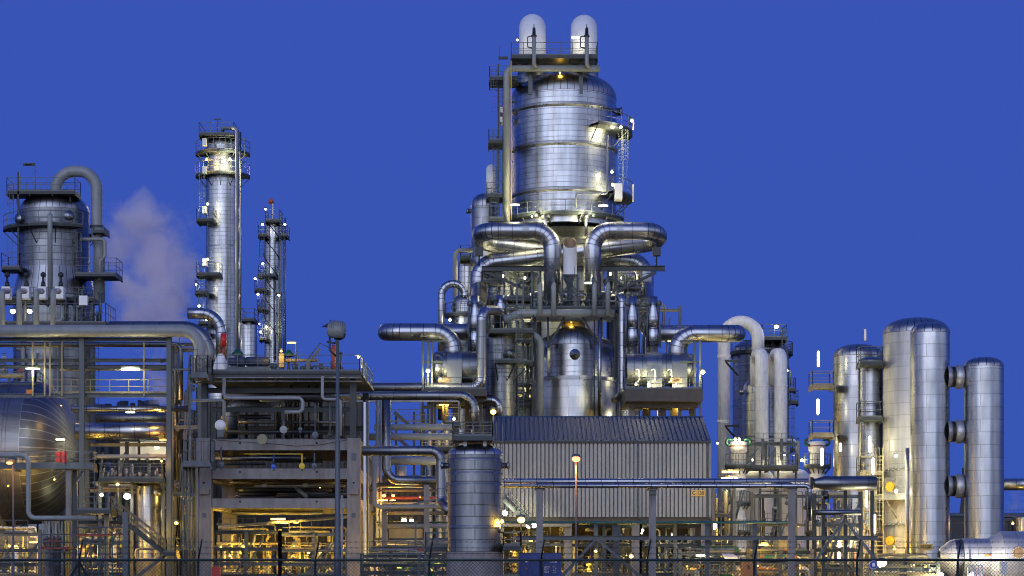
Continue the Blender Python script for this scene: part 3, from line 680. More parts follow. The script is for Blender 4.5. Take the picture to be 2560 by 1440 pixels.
for u,t in ((1846,'with two lit lamps'),(2043,'beside an upright tube lamp')):
    Y=226; o=thing('white_tank','slim white tank with green pipes on top, '+t,'tank',u,Y,None,'slim white tanks with green pipes'); q=S(1,Y); T_=Matrix.Translation(P(u,VH,Y)*1)
    T_=Matrix.Translation((P(u,0,Y).x,Y,0)); z=lambda v:Z(v,Y)
    mk('shell',MB().lathe([(20*q,0),(20*q,z(1300)),(17*q,z(1290)),(17*q,z(1262)),(20*q,z(1250)),(20*q,z(1232)),(19*q,z(1190)),(19*q,z(1130)),(22*q,z(1128)),(22*q,z(1105)),(0,z(1102))],T_,32),'white',o)
    for s in (-1,1): mk('green_pipe',upipe(MB(),[(u+s*14,1100,Y-.3),(u+s*30,1097,Y-.3),(u+s*30,1112,Y-.3),(u+s*17,1113,Y-.3)],3.4,7,seg=10),['green','green'],o)
    ringplat(o,u,Y,20,34,1165,180,360,h=1.2); ringplat(o,u,Y,20,30,1258,170,370,h=1.2); ringplat(o,u,Y,20,32,1330,180,360,h=1.2)
    mk('flange_bolts',MB().lathe([(22.5*q,0),(22.5*q,.12)],Matrix.Translation((P(u,0,Y).x,Y,z(1117))),24),'rust',o)
for u,r,t in ((1898,36,'left'),(1984,42,'right and wider')):
    o=vessel('white_drum','broad white drum with rounded top behind the pipe bridge, '+t+' one','vessel',u,236,r,1172,1198,None,'white','white')
o=thing('steel_platform','steel access platform above the two broad white drums','platform',1925,232,1168)
rectplat(o,1850,1995,1166,230,234,h=1.3)
for u in (1855,1900,1945,1990): mk('leg',MB().beam((P(u,0,232).x,232,0),P(u,1170,232),.25),'lsteel',o)
for u in range(1870,1990,17): mk('stanchion',MB().beam(P(u,1168,231),P(u,1100+(u%5)*6,231),.14),'lsteel',o)
for a in ((1862,1168,1895,1120),(1990,1168,1955,1125),(1910,1165,1935,1125)): mk('brace',MB().beam(P(a[0],a[1],231),P(a[2],a[3],231),.12),'lsteel',o)
lamp('twin white lamps on the left slim white tank, left one',1838,1099,225.3,'W',350,'bulk',sz=.55); lamp('twin white lamps on the left slim white tank, right one',1848,1099,225.3,'W',350,'bulk',sz=.55)
lamp('lamp pole on the roof platform of the grey banded column',1941,817,259,'C',120,'bulk',843,1); lamp('warm lamp hidden between the two white hairpin pipes',1929,905,249,'Y',420,'bulk',sz=.7)
lamp('small lamp at the left foot of the white gooseneck pipe',1794,1108,254,'C',50,'bulk',sz=.6); lamp('lamp under the right white hairpin pipe',1962,1137,236,'W',300,'bulk',sz=.6,dY=-1); lamp('lamp under the left white hairpin pipe',1880,1150,236,'W',300,'bulk',sz=.6,dY=-1)
lamp('pole lamp right of the white hairpin pipes',1967,927,247,'W',150,'bulk',965,1,sz=.6); lamp('small lamp between the two slim white tanks',2005,1151,226,'W',200,'bulk',sz=.7)
lamp('lamp behind the left slim white tank near the pipe bridge',1826,1180,222,'Y',900,'tube',dY=-1); lamp('lamp low left of the left slim white tank',1824,1197,222,'W',600,'tube',dY=-1)
lamp('tall lit lamp below the pipe bridge left of the slim white tank',1787,1315,195,'W',500,'vtube',sz=.4)
# ================================================================== main tower
T=thing('distillation_tower','huge silver tower with two white bent pipes on its crown','tower',1410,245); Y=245
def T_(u,Y): return Matrix.Translation((P(u,0,Y).x,Y,0))
rr=S(131,Y); zz=lambda v:Z(v,Y)
mk('shell',MB().lathe([(rr,zz(575)),(rr,zz(545)),(rr,zz(500)),(rr,zz(440)),(rr,zz(380)),(rr,zz(330)),(rr,zz(285)),(rr,zz(252))],T_(1410,Y),96),'tower',T)
mk('dome',MB().lathe([(a,zz(252)+b) for a,b in dome(rr*1.003,zz(188)-zz(252),14)],T_(1410,Y),96,ur=rr),'gore',T)
for v in (285,380,493):
    z=zz(v); mk('stiffening_ring',MB().lathe([(rr,z-.35),(rr*1.025,z-.12),(rr*1.028,z+.12),(rr,z+.2)],T_(1410,Y),96,sm=False),'mid',T)
core=S(88,249); mk('lower_shell',MB().lathe([(rr,zz(575)),(core*1.1,zz(592)),(core,zz(600)),(core,zz(700)),(core,zz(830)),(core,0)],T_(1420,248),72),'mid',T)
for u,vt in ((1331,69),(1460,71)):
    o=solo('bent_vent_pipe','fat white bent pipe on the huge tower, '+('without a lamp' if u<1400 else 'lit by a lamp'),'pipe',upipe(MB(),[(u,215,243.2),(u,vt,243.2),(u,vt,250),(u,225,250)],33.5,68,seg=36,n=16),['white','white'],'white bent pipes on the huge tower')
    mk('collar',MB().lathe([(S(36,243),zz(222)),(S(36,243),zz(180)),(S(34,243),zz(178))],Matrix.Translation((P(u,0,243.2).x,243.2,0)),32),'mid',o)
rectplat(T,1277,1494,138,237.3,241.2,h=1.4,step=1.3)
for u in (1326,1452):
    mk('platform_leg',MB().beam(P(u,236,239.6),P(u,140,239.6),.45),'lsteel',T); mk('brace',MB().beam(P(u-38,150,239.4),P(u-3,185,239.4),.2),'lsteel',T)
for u,v0 in ((1384,172),(1420,172)): mk('platform_leg',MB().beam(P(u,200,243),P(u,v0-20,243),.15),'dsteel',T)
rectplat(T,1385,1418,176,242,244.5,h=1.2,mat='dsteel',rmat='dsteel')
o=solo('overhead_header','cream header pipe under the crown platform dropping down the left of the huge tower','pipe',upipe(MB(),[(1500,171,238.3),(1266.5,171,238.3),(1266.5,555,238.3)],8.3,17,seg=18),['cream','cream'])
for u in (1335,1467):
    mk('riser',upipe(MB(),[(u+(9 if u>1400 else 8),168,238.3),(u,163,236.8),(u,88,236.8)],5.2,7,seg=12),['cream','cream'],o)
    mk('relief_valve',MB().tube([P(u,92,236.8),P(u,88,236.8),P(u,88,236.8),P(u,70,236.8),P(u,68,236.8),P(u,60,236.8)],[.3,.3,.2,.16,.05,.04],10),'dsteel',o)
    mk('bypass_pipe',upipe(MB(),[(u-4,120,236.8),(u-16,118,236.8),(u-16,92,236.8),(u-5,90,236.8)],1.6,3,seg=6),['lsteel','lsteel'],o)
for v in (255,380): mk('pipe_clip',MB().beam(P(1262,v,238.8),P(1290,v,239.5),.2,.2),'steel',o)
solo('vent_line','thin yellowish pipe running down the left side of the huge tower','pipe',MB().tube([P(1278,150,237.6),P(1278,550,237.6)],.07,6),'yellow')
# side walkways
for u0,u1,v,h in ((1223,1296,193,1.25),(1221,1262,350,1.2),(1216,1258,486,1.3),(1222,1262,545,1.3)): rectplat(T,u0,u1,v,239.5,243.5,h=h)
for u,a,b in ((1234,196,278),(1240,352,480),(1234,488,560),(1252,200,345),(1250,352,545)): ladder(T,u,a,b,240 if u<1240 else 241.5)
for u in (1246,1258): mk('stanchion',MB().beam(P(u,560,241),P(u,(160 if u<1250 else 205),241),.14),'steel',T)
mk('guard_frame',MB().beam(P(1248,148,241),P(1248,115,241),.06).beam(P(1246,145,241),P(1270,145,241),.15,.3),'dsteel',T)
ringplat(T,1410,Y,131,172,335,298,376,h=1.4,step=1.2); ringplat(T,1410,Y,131,172,498,313,376,h=1.6,step=1.2); ringplat(T,1410,Y,131,153,553,195,345,h=1.25,step=1.4)
ladder(T,1562,335,452,242); ladder(T,1567,500,555,243); ladder(T,1553,340,545,243.5,cage=False)
mk('side_pipe',upipe(MB(),[(1518,338,237.5),(1518,484,237.2),(1440,484,237.2),(1440,520,237.2)],2.6,6,seg=8),['grey','grey'],T)
for u in (1362,1463):
    manhole(T,u,540,239.6,14,.5,'mid'); mk('nozzle_pipe',upipe(MB(),[(u+2,536,238.4),(u+2,590,238.4)],4.2,seg=12),['pipe','elbow'],T)
    mk('hinge_disc',MB().ball(P(u+(22 if u>1400 else -20),537,238.6),.27,10,(1,.5,1)),'fgreen' if u>1400 else 'dsteel',T)
for v in (272,295): mk('side_box',MB().box(P(1250,0,244).x,P(1262,0,244).x,243,245,Z(v+14,244),Z(v,244)),'white',T)
manhole(T,1541,280,245,12,.5,ax=(1,-.2,0)); mk('side_box',MB().box(P(1537,0,239).x,P(1556,0,239).x,239,241,Z(497,239),Z(458,239)),'white',T)
mk('tall_strip_lamp',MB().tube([P(1583,325,240.5),P(1584,305,240.5),P(1580,299,240.5)],.09,6),'white',T); mk('tall_strip_lamp',MB().tube([P(1583,505,240.5),P(1583,460,240.5)],.09,6),'white',T)
H='lamp on the huge tower, '
lamp(H+'under the lowest ring at its left side',1287,513,237,'W',900,'tube',dY=-.3,sz=.55); lamp(H+'under the lowest ring at its right side',1508,515,237,'C',700,'tube',dY=-.3,sz=.6)
lamp(H+'small one shining on the left half above the foot railing',1330,541,237.6,'W',3200,'bulk',sz=.4,dY=.2); lamp(H+'small one shining on the right half above the foot railing',1467,541,237.6,'W',3800,'bulk',sz=.4,dY=.2)
lamp(H+'bright one on the upper right balcony beside the shell',1532,318,240,'W',4000,'flood',dY=.2,sz=.7); lamp(H+'second one on the upper right balcony, facing the camera',1552,318,239.5,'W',900,'flood',dY=-.2,sz=.7)
lamp(H+'bright one above the lower right balcony',1532,462,240,'W',4500,'flood',dY=.2,sz=.7); lamp(H+'pink white one at the tip of the upper right balcony',1580,302,239,'C',200,'bulk',sz=.7)
lamp(H+'lamp in front of the right white bent pipe',1440,94,240.6,'W',300,'tube',sz=.6,dY=-.3); lamp(H+'lower one at the right, behind the lower balcony',1530,430,240,'W',600,'bulk',sz=.6,dY=.1)
lamp(H+'lamp beside the left white bent pipe',1293,100,241,'W',60,'bulk',sz=.5)
lamp(H+'amber one on the header near the crown',1400,182,240.5,'Y',90,'bulk',sz=.4)
# crossing insulated ducts
D=['pipe','elbow']
solo('insulated_duct','thick silver duct rising left of the white stack and looping behind to the right','duct',upipe(MB(),[(1381,800,236),(1381,577,236),(1201,577,236),(1204,607,242.3),(1613,655,242.3),(1613,780,242.3)],22,46,seg=36,n=14),D,'thick looping silver ducts')
solo('insulated_duct','thick silver duct rising right of the white stack and looping behind to the left','duct',upipe(MB(),[(1481,800,236),(1481,577,236),(1648,577,236),(1645,606,239.6),(1197,660,239.6),(1197,780,239.6)],22,46,seg=36,n=14),D,'thick looping silver ducts')
for u in (1314,1549,):
    m=axis(P(u,577,236),(1,0,0)); q=S(1,236); mk('support_collar',MB().lathe([(22*q,-.35),(23.3*q,-.35),(23.3*q,.35),(22*q,.35)],m,32,sm=False),'mid',bpy.data.objects['insulated_duct' if u<1400 else 'insulated_duct.001'])
o=thing('duct_support_frame','dark steel frame with diagonals carrying the crossing silver ducts','steel frame',1430,237.5)
mk('beam',MB().ibeam(P(1205,672,237.6),P(1662,671,237.6),.5,S(13,237)),'steel',o); mk('beam',MB().ibeam(P(1205,672,243.8),P(1640,671,243.8),.5,S(13,237)),'steel',o)
for a in ((1212,679,1350,740),(1640,681,1530,735),(1290,715,1345,685),(1560,715,1520,690)): mk('brace',MB().beam(P(a[0],a[1],237.7),P(a[2],a[3],237.7),.3),'steel',o)
for u,v in ((1198,628),(1641,628)): mk('spring_hanger',MB().box(P(u-10,0,237).x,P(u+10,0,237).x,236.4,237.4,Z(v+12,237),Z(v-8,237)).tube([P(u,v+38,237),P(u,v-22,237)],.09,6),'steel',o)
for u in (1330,1540,1350,1520): mk('post',MB().ibeam(P(u,672,237.6),(P(u,0,237.6).x,237.6,0),.3,.3),'steel',o)
o=thing('vent_stack','short white stack with a slanted open top between the two silver ducts','vent stack',1425,233.5); q=S(1,233.5); c=P(1425,690,233.5)
mk('barrel',MB().lathe([(17*q,0),(17*q,66*q),(17.6*q,67*q),(17*q,68*q)],Matrix.Translation(c),32),'white',o)
hb=MB(); n=28; rg=[]
for k in range(2):
    rg.append([c+Vector((17*q*math.cos(2*PI*i/n),17*q*math.sin(2*PI*i/n),68*q if k==0 else (68+15+16*math.sin(2*PI*i/n))*q)) for i in range(n)])
rg.append([c+Vector((14.5*q*math.cos(2*PI*i/n),14.5*q*math.sin(2*PI*i/n),(68+15+16*math.sin(2*PI*i/n))*q-.01) ) for i in range(n)]); rg.append([c+Vector((14.5*q*math.cos(2*PI*i/n),14.5*q*math.sin(2*PI*i/n),60*q)) for i in range(n)])
hb.rings(rg,([i*.2 for i in range(n+1)],[0,1,2,3]),sm=False,mis=[0,1,1]); hb.face(tuple(len(hb.v)-n+i for i in range(n)),None,False,1)
mk('mitred_hood',hb,['white','tan'],o)
mk('cone',MB().lathe([(17*q,-2*q),(8*q,-26*q),(8*q,-80*q)],Matrix.Translation(c),28),'lsteel',o)
fb=MB()
for x,y in ((-19,-19),(19,-19),(-19,19),(19,19)): fb.beam(c+Vector((x*q,y*q,0)),c+Vector((x*q,y*q,-88*q)),.16)
for a in ((-19,0,19,-42),(19,0,-19,-42),(-19,-44,19,-86),(19,-44,-19,-86)): fb.beam(c+Vector((a[0]*q,-19*q,a[1]*q)),c+Vector((a[2]*q,-19*q,a[3]*q)),.12)
for z in (0,-43,-87): fb.beam(c+Vector((-19*q,-19*q,z*q)),c+Vector((19*q,-19*q,z*q)),.14)
mk('support_frame',fb,'steel',o)
# relief valve deck and its cream header
o=thing('valve_platform','steel valve platform above the cream header on the lower big vessel','platform',1435,233)
rectplat(o,1330,1545,768,229.6,236,h=1.4)
for u in (1338,1370,1503,1537):
    for y in (230,235.5): mk('leg',MB().beam(P(u,775,y),P(u,868 if 1360<u<1510 else 950,y),.22),'steel',o)
for a in ((1370,870,1412,790),(1500,868,1455,790)): mk('brace',MB().beam(P(a[0],a[1],229.8),P(a[2],a[3],229.8),.2),'steel',o)
for k in range(34):
    u=1336+R()*200; v=766-R()*30; y=231+R()*4; cb=MB(); cb.tube([P(u,768,y),P(u,v,y)],.05+R()*.08,6); 
    if R()<.5: cb.tube([P(u-6,v,y),P(u+6,v,y)],.06,6)
    if R()<.4: cb.ball(P(u,v,y),.22,8)
    mk('valve',cb,'steel',o)
ladder(o,1442,690,768,229.5,cage=False); 
o=thing('relief_header','thick cream header pipe with four upright branch pipes','pipe',1420,228.8,800)
mk('header',upipe(MB(),[(1262,800,228.5),(1300,783,228.5),(1536,783,228.5)],9.6,20,seg=22),['cream','cream'],o)
for u,vt in ((1350,712),(1384,712),(1486,712),(1520,712)):
    mk('branch_pipe',MB().tube([P(u,790,228),P(u,vt,228),P(u,vt-6,228)],[S(6.2,228),S(6.2,228),S(4.5,228)],14),'cream',o)
    mk('relief_valve',MB().tube([P(u-2,vt,228),P(u-2,vt-18,228),P(u-2,vt-20,228),P(u-2,vt-34,228)],[.2,.18,.06,.03],10),'lsteel',o)
mk('branch_pipe',upipe(MB(),[(1525,753,228),(1540,753,228),(1540,727,228)],2.2,5,seg=8),['cream','cream'],o)
mk('lower_header',upipe(MB(),[(1330,795,231),(1530,795,231)],9,seg=20),['cream','cream'],o)
# lower big vessel
o=thing('reactor_vessel','broad silver domed vessel with a pointed cone cover above the dark blue roof','vessel',1434,234)
a1=S(105,234); mk('shell',MB().lathe([(a1,0),(a1,Z(1030,234)),(a1,Z(990,234)),(a1,Z(956,234))],T_(1434,234),80),'bright',o)
mk('flange_ring',MB().lathe([(a1,Z(957,234)),(a1*1.045,Z(957,234)),(a1*1.045,Z(948.3,234)),(a1*.98,Z(948,234)),(0,Z(948,234))],T_(1434,234),80,sm=False),'mid',o)
a2=S(103,236.3); mk('rear_shell',MB().lathe([(a2,Z(950,236)),(a2,Z(915,236)),(a2,Z(880,236))]+[(x,Z(880,236)+y) for x,y in dome(a2,S(48,236),10)],T_(1434,236.3),80),'tower',o)
a3=S(66,232); mk('front_shell',MB().lathe([(a3,Z(950,232)),(a3,Z(905,232)),(a3,Z(866,232))],T_(1434,232.2),72),'tower',o)
mk('dome',MB().lathe([(x,Z(866,232)+y) for x,y in dome(a3*1.004,S(52,232),12,2.0)],T_(1434,232.2),72,ur=a3),'gore',o)
manhole(o,1437,886,229.5,13.5,.3,'bright',cone=True)
kb=MB()
for k in range(10): u=1408+k*5.5; kb.tube([P(u,828,232),P(u,800+R()*8,232)],.14+R()*.1,6)
mk('crown_piping',kb,'ysteel',o)  # yellow lamp light is put into the piping colour
solo('grey_downpipe','thick pale grey pipe with an upper elbow left of the broad domed vessel','pipe',upipe(MB(),[(1288,836,227.6),(1350,838,227.6),(1350,1052,227.6)],9.8,26,seg=22),['grey','grey'])
solo('silver_downpipe','thin bright silver pipe before the right side of the broad domed vessel','pipe',upipe(MB(),[(1499,800,228),(1499,1048,228)],4.6,seg=14),['pipe','elbow'])
solo('ribbed_downpipe','silver ringed pipe at the right of the broad domed vessel with hooked lower end','pipe',upipe(MB(),[(1536,742,229),(1556,742,227.5),(1556,985,227.5),(1536,1000,229)],10,18,seg=22),D)
solo('conduit_pipe','slim dark pipe running down before the broad domed vessel','pipe',upipe(MB(),[(1486,800,228),(1486,1048,228)],1.6,seg=6),['steel','steel'])
lamp('yellow lamp between the cream header and the crown of the broad vessel',1428,806,231.5,'Y',45,'bulk',sz=.2,dY=0)
lamp('lamp under the left branch pipes of the cream header',1568-92,708,234.2,'W',120,'tube',sz=.7)
# bright inner equipment between and behind the ducts
I1=vessel('inner_column','cream lit column behind the left diagonal of the duct frame','column',1272,250,60,640,676,None,'tower','gore',seg=48)
I2=vessel('inner_column','cream lit column behind the right diagonal of the duct frame','column',1556,251,40,640,668,None,'tower','gore',seg=48)
ringplat(I1,1272,250,60,74,757,180,360,h=1.6,step=.8); ringplat(I1,1272,250,60,70,705,180,360,h=1.4,step=.8); rectplat(I1,1222,1252,742,243,246,h=2.0,step=.6); ladder(I1,1300,690,760,243.5)
ringplat(I2,1556,251,40,52,742,180,360,h=1.6,step=.8); ringplat(I2,1556,251,40,50,702,180,360,h=1.3,step=.7)
for u,v,p,t in ((1255,690,2200,'high at the left'),(1310,695,1500,'high at the middle'),(1270,742,2600,'low at the left'),(1330,735,2400,'beside the cream branch pipes')): lamp('glaring lamp inside the tower below the left duct, '+t,u,v,244.4 if u<1320 else 242,'W',p*.8,'bulk',dY=-.2,sz=.9)
for u,v,p,t in ((1525,685,1400,'upper one'),(1556,695,1600,'middle one'),(1583,720,1500,'lower one by the gold lit duct')): lamp('glaring lamp inside the tower below the right duct, '+t,u,v,245,'W',p*.8,'bulk',dY=-.2,sz=.8)
for u,v,p,t in ((1325,850,2200,'left of the broad domed vessel'),(1240,880,900,'behind the tall ringed gooseneck'),(1546,862,500,'right of the broad domed vessel'),(1318,920,1500,'low left of the broad domed vessel'),(1318,1000,900,'lowest left of the broad domed vessel')): lamp('added unseen lamp in the lower tower, '+t,u,v,240,'W',p*1.2,'flood',dY=-.4)  # lamps added to turn the duct undersides gold
lb=MB(); 
o=thing('access_scaffold','dense steel walkway tower squeezed between the left column and the broad domed vessel','steel tower',1312,238)
for u in (1292,1308,1330): mk('post',MB().beam((P(u,0,237).x,237,0),P(u,690,237),.18),'lsteel',o)
for v in (790,850,905,960,1010): rectplat(o,1290,1338,v,236,239,h=1.2,step=.8)
for u0,u1,v,Y_,t in ((1206,1262,700,238.5,'upper walkway at the left'),(1222,1330,742,238,'lower walkway at the left'),(1540,1600,716,238,'upper walkway at the right'),(1548,1612,752,237.6,'lower walkway at the right')):
    o=thing('access_walkway','railed steel walkway under the looping ducts, '+t,'walkway',(u0+u1)/2,Y_); rectplat(o,u0,u1,v,Y_,Y_+2.2,h=1.4,step=.8)
    for u in (u0+2,u1-2): mk('post',MB().beam((P(u,0,Y_).x,Y_+.2,0),P(u,v,Y_+.2),.2),'steel',o)
    for k in range(9): u=u0+4+R()*(u1-u0-8); y=Y_+.5+R()*1.4; mk('small_pipe',MB().tube([P(u,v+4,y),P(u,v-10-R()*38,y)],.06+R()*.14,8),random.choice(('cream','lsteel','galv')),o)
solo('level_duct','dark silver level duct hidden behind the cream header','duct',upipe(MB(),[(1330,745,240.5),(1400,738,240.5),(1540,745,240.5)],15,20,seg=24),D)
# ------------------------------------------------------------------ left side of the tower
o=vessel('silver_column','stout dark silver column under a railed platform, left of the broad domed vessel','column',1250,226,38,824,850,None,'dull','gore',bands=((880,1),(935,1)))
rectplat(o,1222,1335,824,222.4,227.5,h=1.5,step=1.1); ringplat(o,1250,226,38,82,908,262,372,h=1.5,step=.8); manhole(o,1266,886,224.4,11,1.0,'mid',ax=(.5,-1,0)); ladder(o,1298,770,905,222.6); ladder(o,1302,912,1040,223,cage=False)
mk('platform_leg',MB().beam(P(1330,824,223),P(1330,905,223),.15),'steel',o)
solo('ringed_gooseneck','silver ringed pipe that climbs from the long level pipe and hooks over the stout column','pipe',upipe(MB(),[(880,969,220.6),(1204,969,220.6),(1204,776,220.6),(1247,776,223),(1247,824,225)],12.4,27,seg=24,n=12),['dpipe','elbow'])
solo('level_pipe','dark silver level pipe turning down behind the foreground vessel platform','pipe',upipe(MB(),[(870,990,212),(1186,990,212),(1186,1075,212)],12.4,36,seg=24,n=12),['dpipe','delbow'])
solo('thin_level_pipe','thin grey pipe running just under the dark silver level pipe','pipe',upipe(MB(),[(500,1003,211),(1148,1003,211),(1148,1070,211)],2.6,6,seg=8),['grey','grey'])
solo('hooked_pipe','short silver hooked pipe at the foot of the stout column above the roof','pipe',upipe(MB(),[(1196,1075,222.5),(1196,1000,222.5),(1247,1000,222.5),(1247,1060,222.5)],10,20,seg=22),['dpipe','elbow'])
solo('side_duct','long silver hairpin duct sticking out to the left','duct',upipe(MB(),[(1133,905,222),(1133,830,222),(965,830,222),(965,830,229.5),(1193,830,231),(1199,722,239)],22,46,seg=36,n=14),D,'silver hairpin ducts sticking out sideways')
solo('side_duct','long silver hairpin duct sticking out to the right','duct',upipe(MB(),[(1693,905,222),(1693,834,222),(1843,834,222),(1843,834,229.5),(1622,834,231),(1613,722,241)],22,46,seg=36,n=14),D,'silver hairpin ducts sticking out sideways')
for u0,u1,cv,txt,sd in ((1089,1215,920,'E-220A',-1),(1565,1729,925,'E-220C',1)):
    Y=222; q=S(1,Y); r=41*q; o=thing('heat_exchanger','horizontal silver drum marked '+txt+(' below the left hairpin duct' if sd<0 else ' on the high concrete balcony'),'heat exchanger',(u0+u1)/2,Y,cv+41)
    a=P(u0 if sd>0 else u1,cv,Y); Ln=(u1-u0)*q; m=axis(a,(sd,0,0))
    mk('shell',MB().lathe([(r*.96,0),(r,.1),(r,Ln*.5),(r,Ln-.9)],m,48),'dull',o)
    mk('head',MB().lathe([(r,Ln-.9),(r*1.03,Ln-.88),(r*1.03,Ln-.75),(r,Ln-.74)]+[(x,Ln-.1+y) for x,y in dome(r,.55,6)],m,48),'bright',o)
    for f in ((.42,.8) if sd>0 else (.62,)):
        x=a.x+sd*Ln*f; sb=MB().lathe([(r*1.01,-.75),(r*1.05,-.75),(r*1.05,.75),(r*1.01,.75)],axis((x,Y,a.z),(1,0,0)),40,sm=False); sb.box(x-.75,x+.75,Y-r*1.05,Y-r*.7,a.z-r*1.25,a.z+r*.35); sb.box(x-.75,x+.75,Y+r*.7,Y+r*1.05,a.z-r*1.25,a.z+r*.3); mk('saddle',sb,'mid',o)
    if sd>0:
        for u in (1597,1637,1678): mk('drain_pipe',upipe(MB(),[(u-8,926,Y-1.9),(u,920,Y-2.2),(u+2,950,Y-2.3),(u-6,956,Y-1.9)],2.0,5,seg=8),['white','white'],o)
    p=P(1111 if sd<0 else 1690,949 if sd<0 else 950,Y-r-.15); s=mk('name_plate',MB().box(p.x-.6,p.x+.6,p.y,p.y+.05,p.z-.28,p.z+.28),'tan',o); textmesh(txt,.34,(p.x,p.y-.015,p.z),'black',s)
    # balcony slab
    s0,s1=(1060,1216) if sd<0 else (1565,1757); ya,yb=218.2,230
    o=thing('concrete_balcony','stained concrete balcony carrying the drum marked '+txt,'balcony',(s0+s1)/2,224)
    xa,xb=P(s0,0,ya).x,P(s1,0,ya).x; z1=Z(972,ya); z0=Z(1003 if sd>0 else 990,ya)
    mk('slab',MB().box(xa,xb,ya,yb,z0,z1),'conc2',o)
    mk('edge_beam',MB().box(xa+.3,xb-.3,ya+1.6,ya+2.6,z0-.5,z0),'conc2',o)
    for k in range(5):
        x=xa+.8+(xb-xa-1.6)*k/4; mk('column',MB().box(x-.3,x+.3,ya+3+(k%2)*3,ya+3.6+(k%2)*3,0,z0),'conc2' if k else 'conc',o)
    rb=MB(); rail(rb,[(xa+.05,ya+.05,z1),(xb-.05,ya+.05,z1)],1.1,1.2); rail(rb,[(xb-.05,ya+.05,z1),(xb-.05,yb,z1)] if sd>0 else [(xa+.05,ya+.05,z1),(xa+.05,yb,z1)],1.1,1.4); mk('railing',rb,'lsteel',o)
    for u in ((1057,1070,1080) if sd<0 else (1737,1750,1716)): mk('steel_post',MB().beam(P(u,1080 if u!=1716 else 972,220 if u!=1716 else 229),P(u,850,220 if u!=1716 else 229),.2),'steel' if u not in(1750,) else 'lsteel',o)
    for v in (853,905): mk('tie_beam',MB().beam(P(s0 if sd<0 else 1700,v,220.2),P(1110 if sd<0 else 1752,v,220.2),.18),'steel',o)
for u,v,t,p in ((1100,948,'left end of drum E-220A',1000),(1070,928,'post left of drum E-220A',350)): lamp('lamp on the left balcony near the '+t,u,v,219.3,'W',p*2.4,'bulk',dY=-.5,sz=.8 if u<1090 else .4)
for u,v,p,t in ((1590,962,700,'left'),(1622,960,1300,'middle'),(1690,962,700,'right'),(1757,931,300,'corner post')): lamp('lamp on the right balcony by drum E-220C, '+t,u,v,219.3,'W',p*2.0,'bulk',dY=-.6,sz=.45 if u<1750 else .9)
for u,v,p,t in ((1610,1010,900,'left'),(1700,1015,700,'right')): lamp('lamp under the right concrete balcony, '+t,u,v,224,'Y',p,'tube',dY=0,sz=.6)
lamp('lamp under the left concrete balcony',1110,1012,224,'Y',700,'tube',dY=0,sz=.6)
solo('inner_duct','thick gold lit duct bending down behind the stout column platform','duct',upipe(MB(),[(1222,900,240.3),(1222,776,240.3),(1345,766,240.3)],22,30,seg=32,n=12),D)
solo('inner_duct','thick gold lit duct curving behind the two right bellows pipes','duct',upipe(MB(),[(1668,845,238),(1620,800,238),(1590,750,240)],16,40,seg=28,n=12),D)
# vertical expansion joints
for u,v0,v1,Y,t in ((1188,740,905,228,'beside the ringed gooseneck'),(1252,738,822,231,'behind the platform of the stout column'),(1581,742,885,226,'left one above drum E-220C'),(1633,742,885,226,'right one above drum E-220C')):
    o=thing('expansion_joint_pipe','upright silver bellows pipe '+t,'pipe joint',u,Y,v1,'upright silver bellows pipes'); q=S(1,Y); c=P(u,v0,Y); H_=(v1-v0)*q
    f=lambda a:-a*H_
    mk('barrel',MB().lathe([(0,0),(11*q,0),(11*q,f(.22)),(15*q,f(.36)),(15*q,f(.52)),(12*q,f(.535)),(14.5*q,f(.56)),(14.5*q,f(.82)),(12*q,f(.84)),(12*q,f(1.1))],Matrix.Translation(c),28),'pipe',o)
    for k in (.53,.83): mk('bellows',MB().lathe([(13*q,f(k)),(15*q,f(k+.01)),(13*q,f(k+.02)),(15*q,f(k+.03)),(13*q,f(k+.04))],Matrix.Translation(c),24),'black',o)
    for s in (-1,1): mk('tie_rod',MB().tube([c+Vector((s*14*q,-.3,f(.12))),c+Vector((s*17*q,-.3,f(.9)))],.09,6).ball(c+Vector((s*14*q,-.3,f(.12))),.3,10),'lsteel',o)
# vessels behind at the far left of the tower
o=vessel('silver_column','high silver column with a round side nozzle, left behind the huge tower','column',1213,252,36,484,520,None,'mid','gore'); manhole(o,1178,528,252,7,.4,ax=(-1,-.1,0))
solo('hooked_pipe','pale hooked pipe on the crown of the high column behind the huge tower','pipe',upipe(MB(),[(1228,500,252),(1228,424,252),(1228,424,256),(1228,500,256)],13,30,seg=20),['white','white'])
o=vessel('silver_column','small silver column with a cream pipe at its left, behind the ducts','column',1168,246,26,645,668,None,'tower','gore'); rectplat(o,1150,1176,640,243,246,h=1.2)
solo('cream_pipe','cream pipe bent over the small silver column','pipe',upipe(MB(),[(1138,800,243),(1138,626,243),(1182,626,243)],6.3,14,seg=14),['cream','cream'])
o=vessel('silver_column','silver column with ring walkway beside the slim silver arch','column',1163,237,35,736,764,None,'tower','gore'); ringplat(o,1163,237,35,50,788,170,370,h=1.2,step=1.0)
solo('silver_arch_pipe','slim silver arch pipe left of the tower','pipe',upipe(MB(),[(1104,1050,236),(1104,709,236),(1162,709,236),(1162,745,236)],9.5,29,seg=20,n=14),D)
lamp('lamp on the ring walkway beside the slim silver arch',1125,800,234.5,'W',150,'bulk',sz=.6)
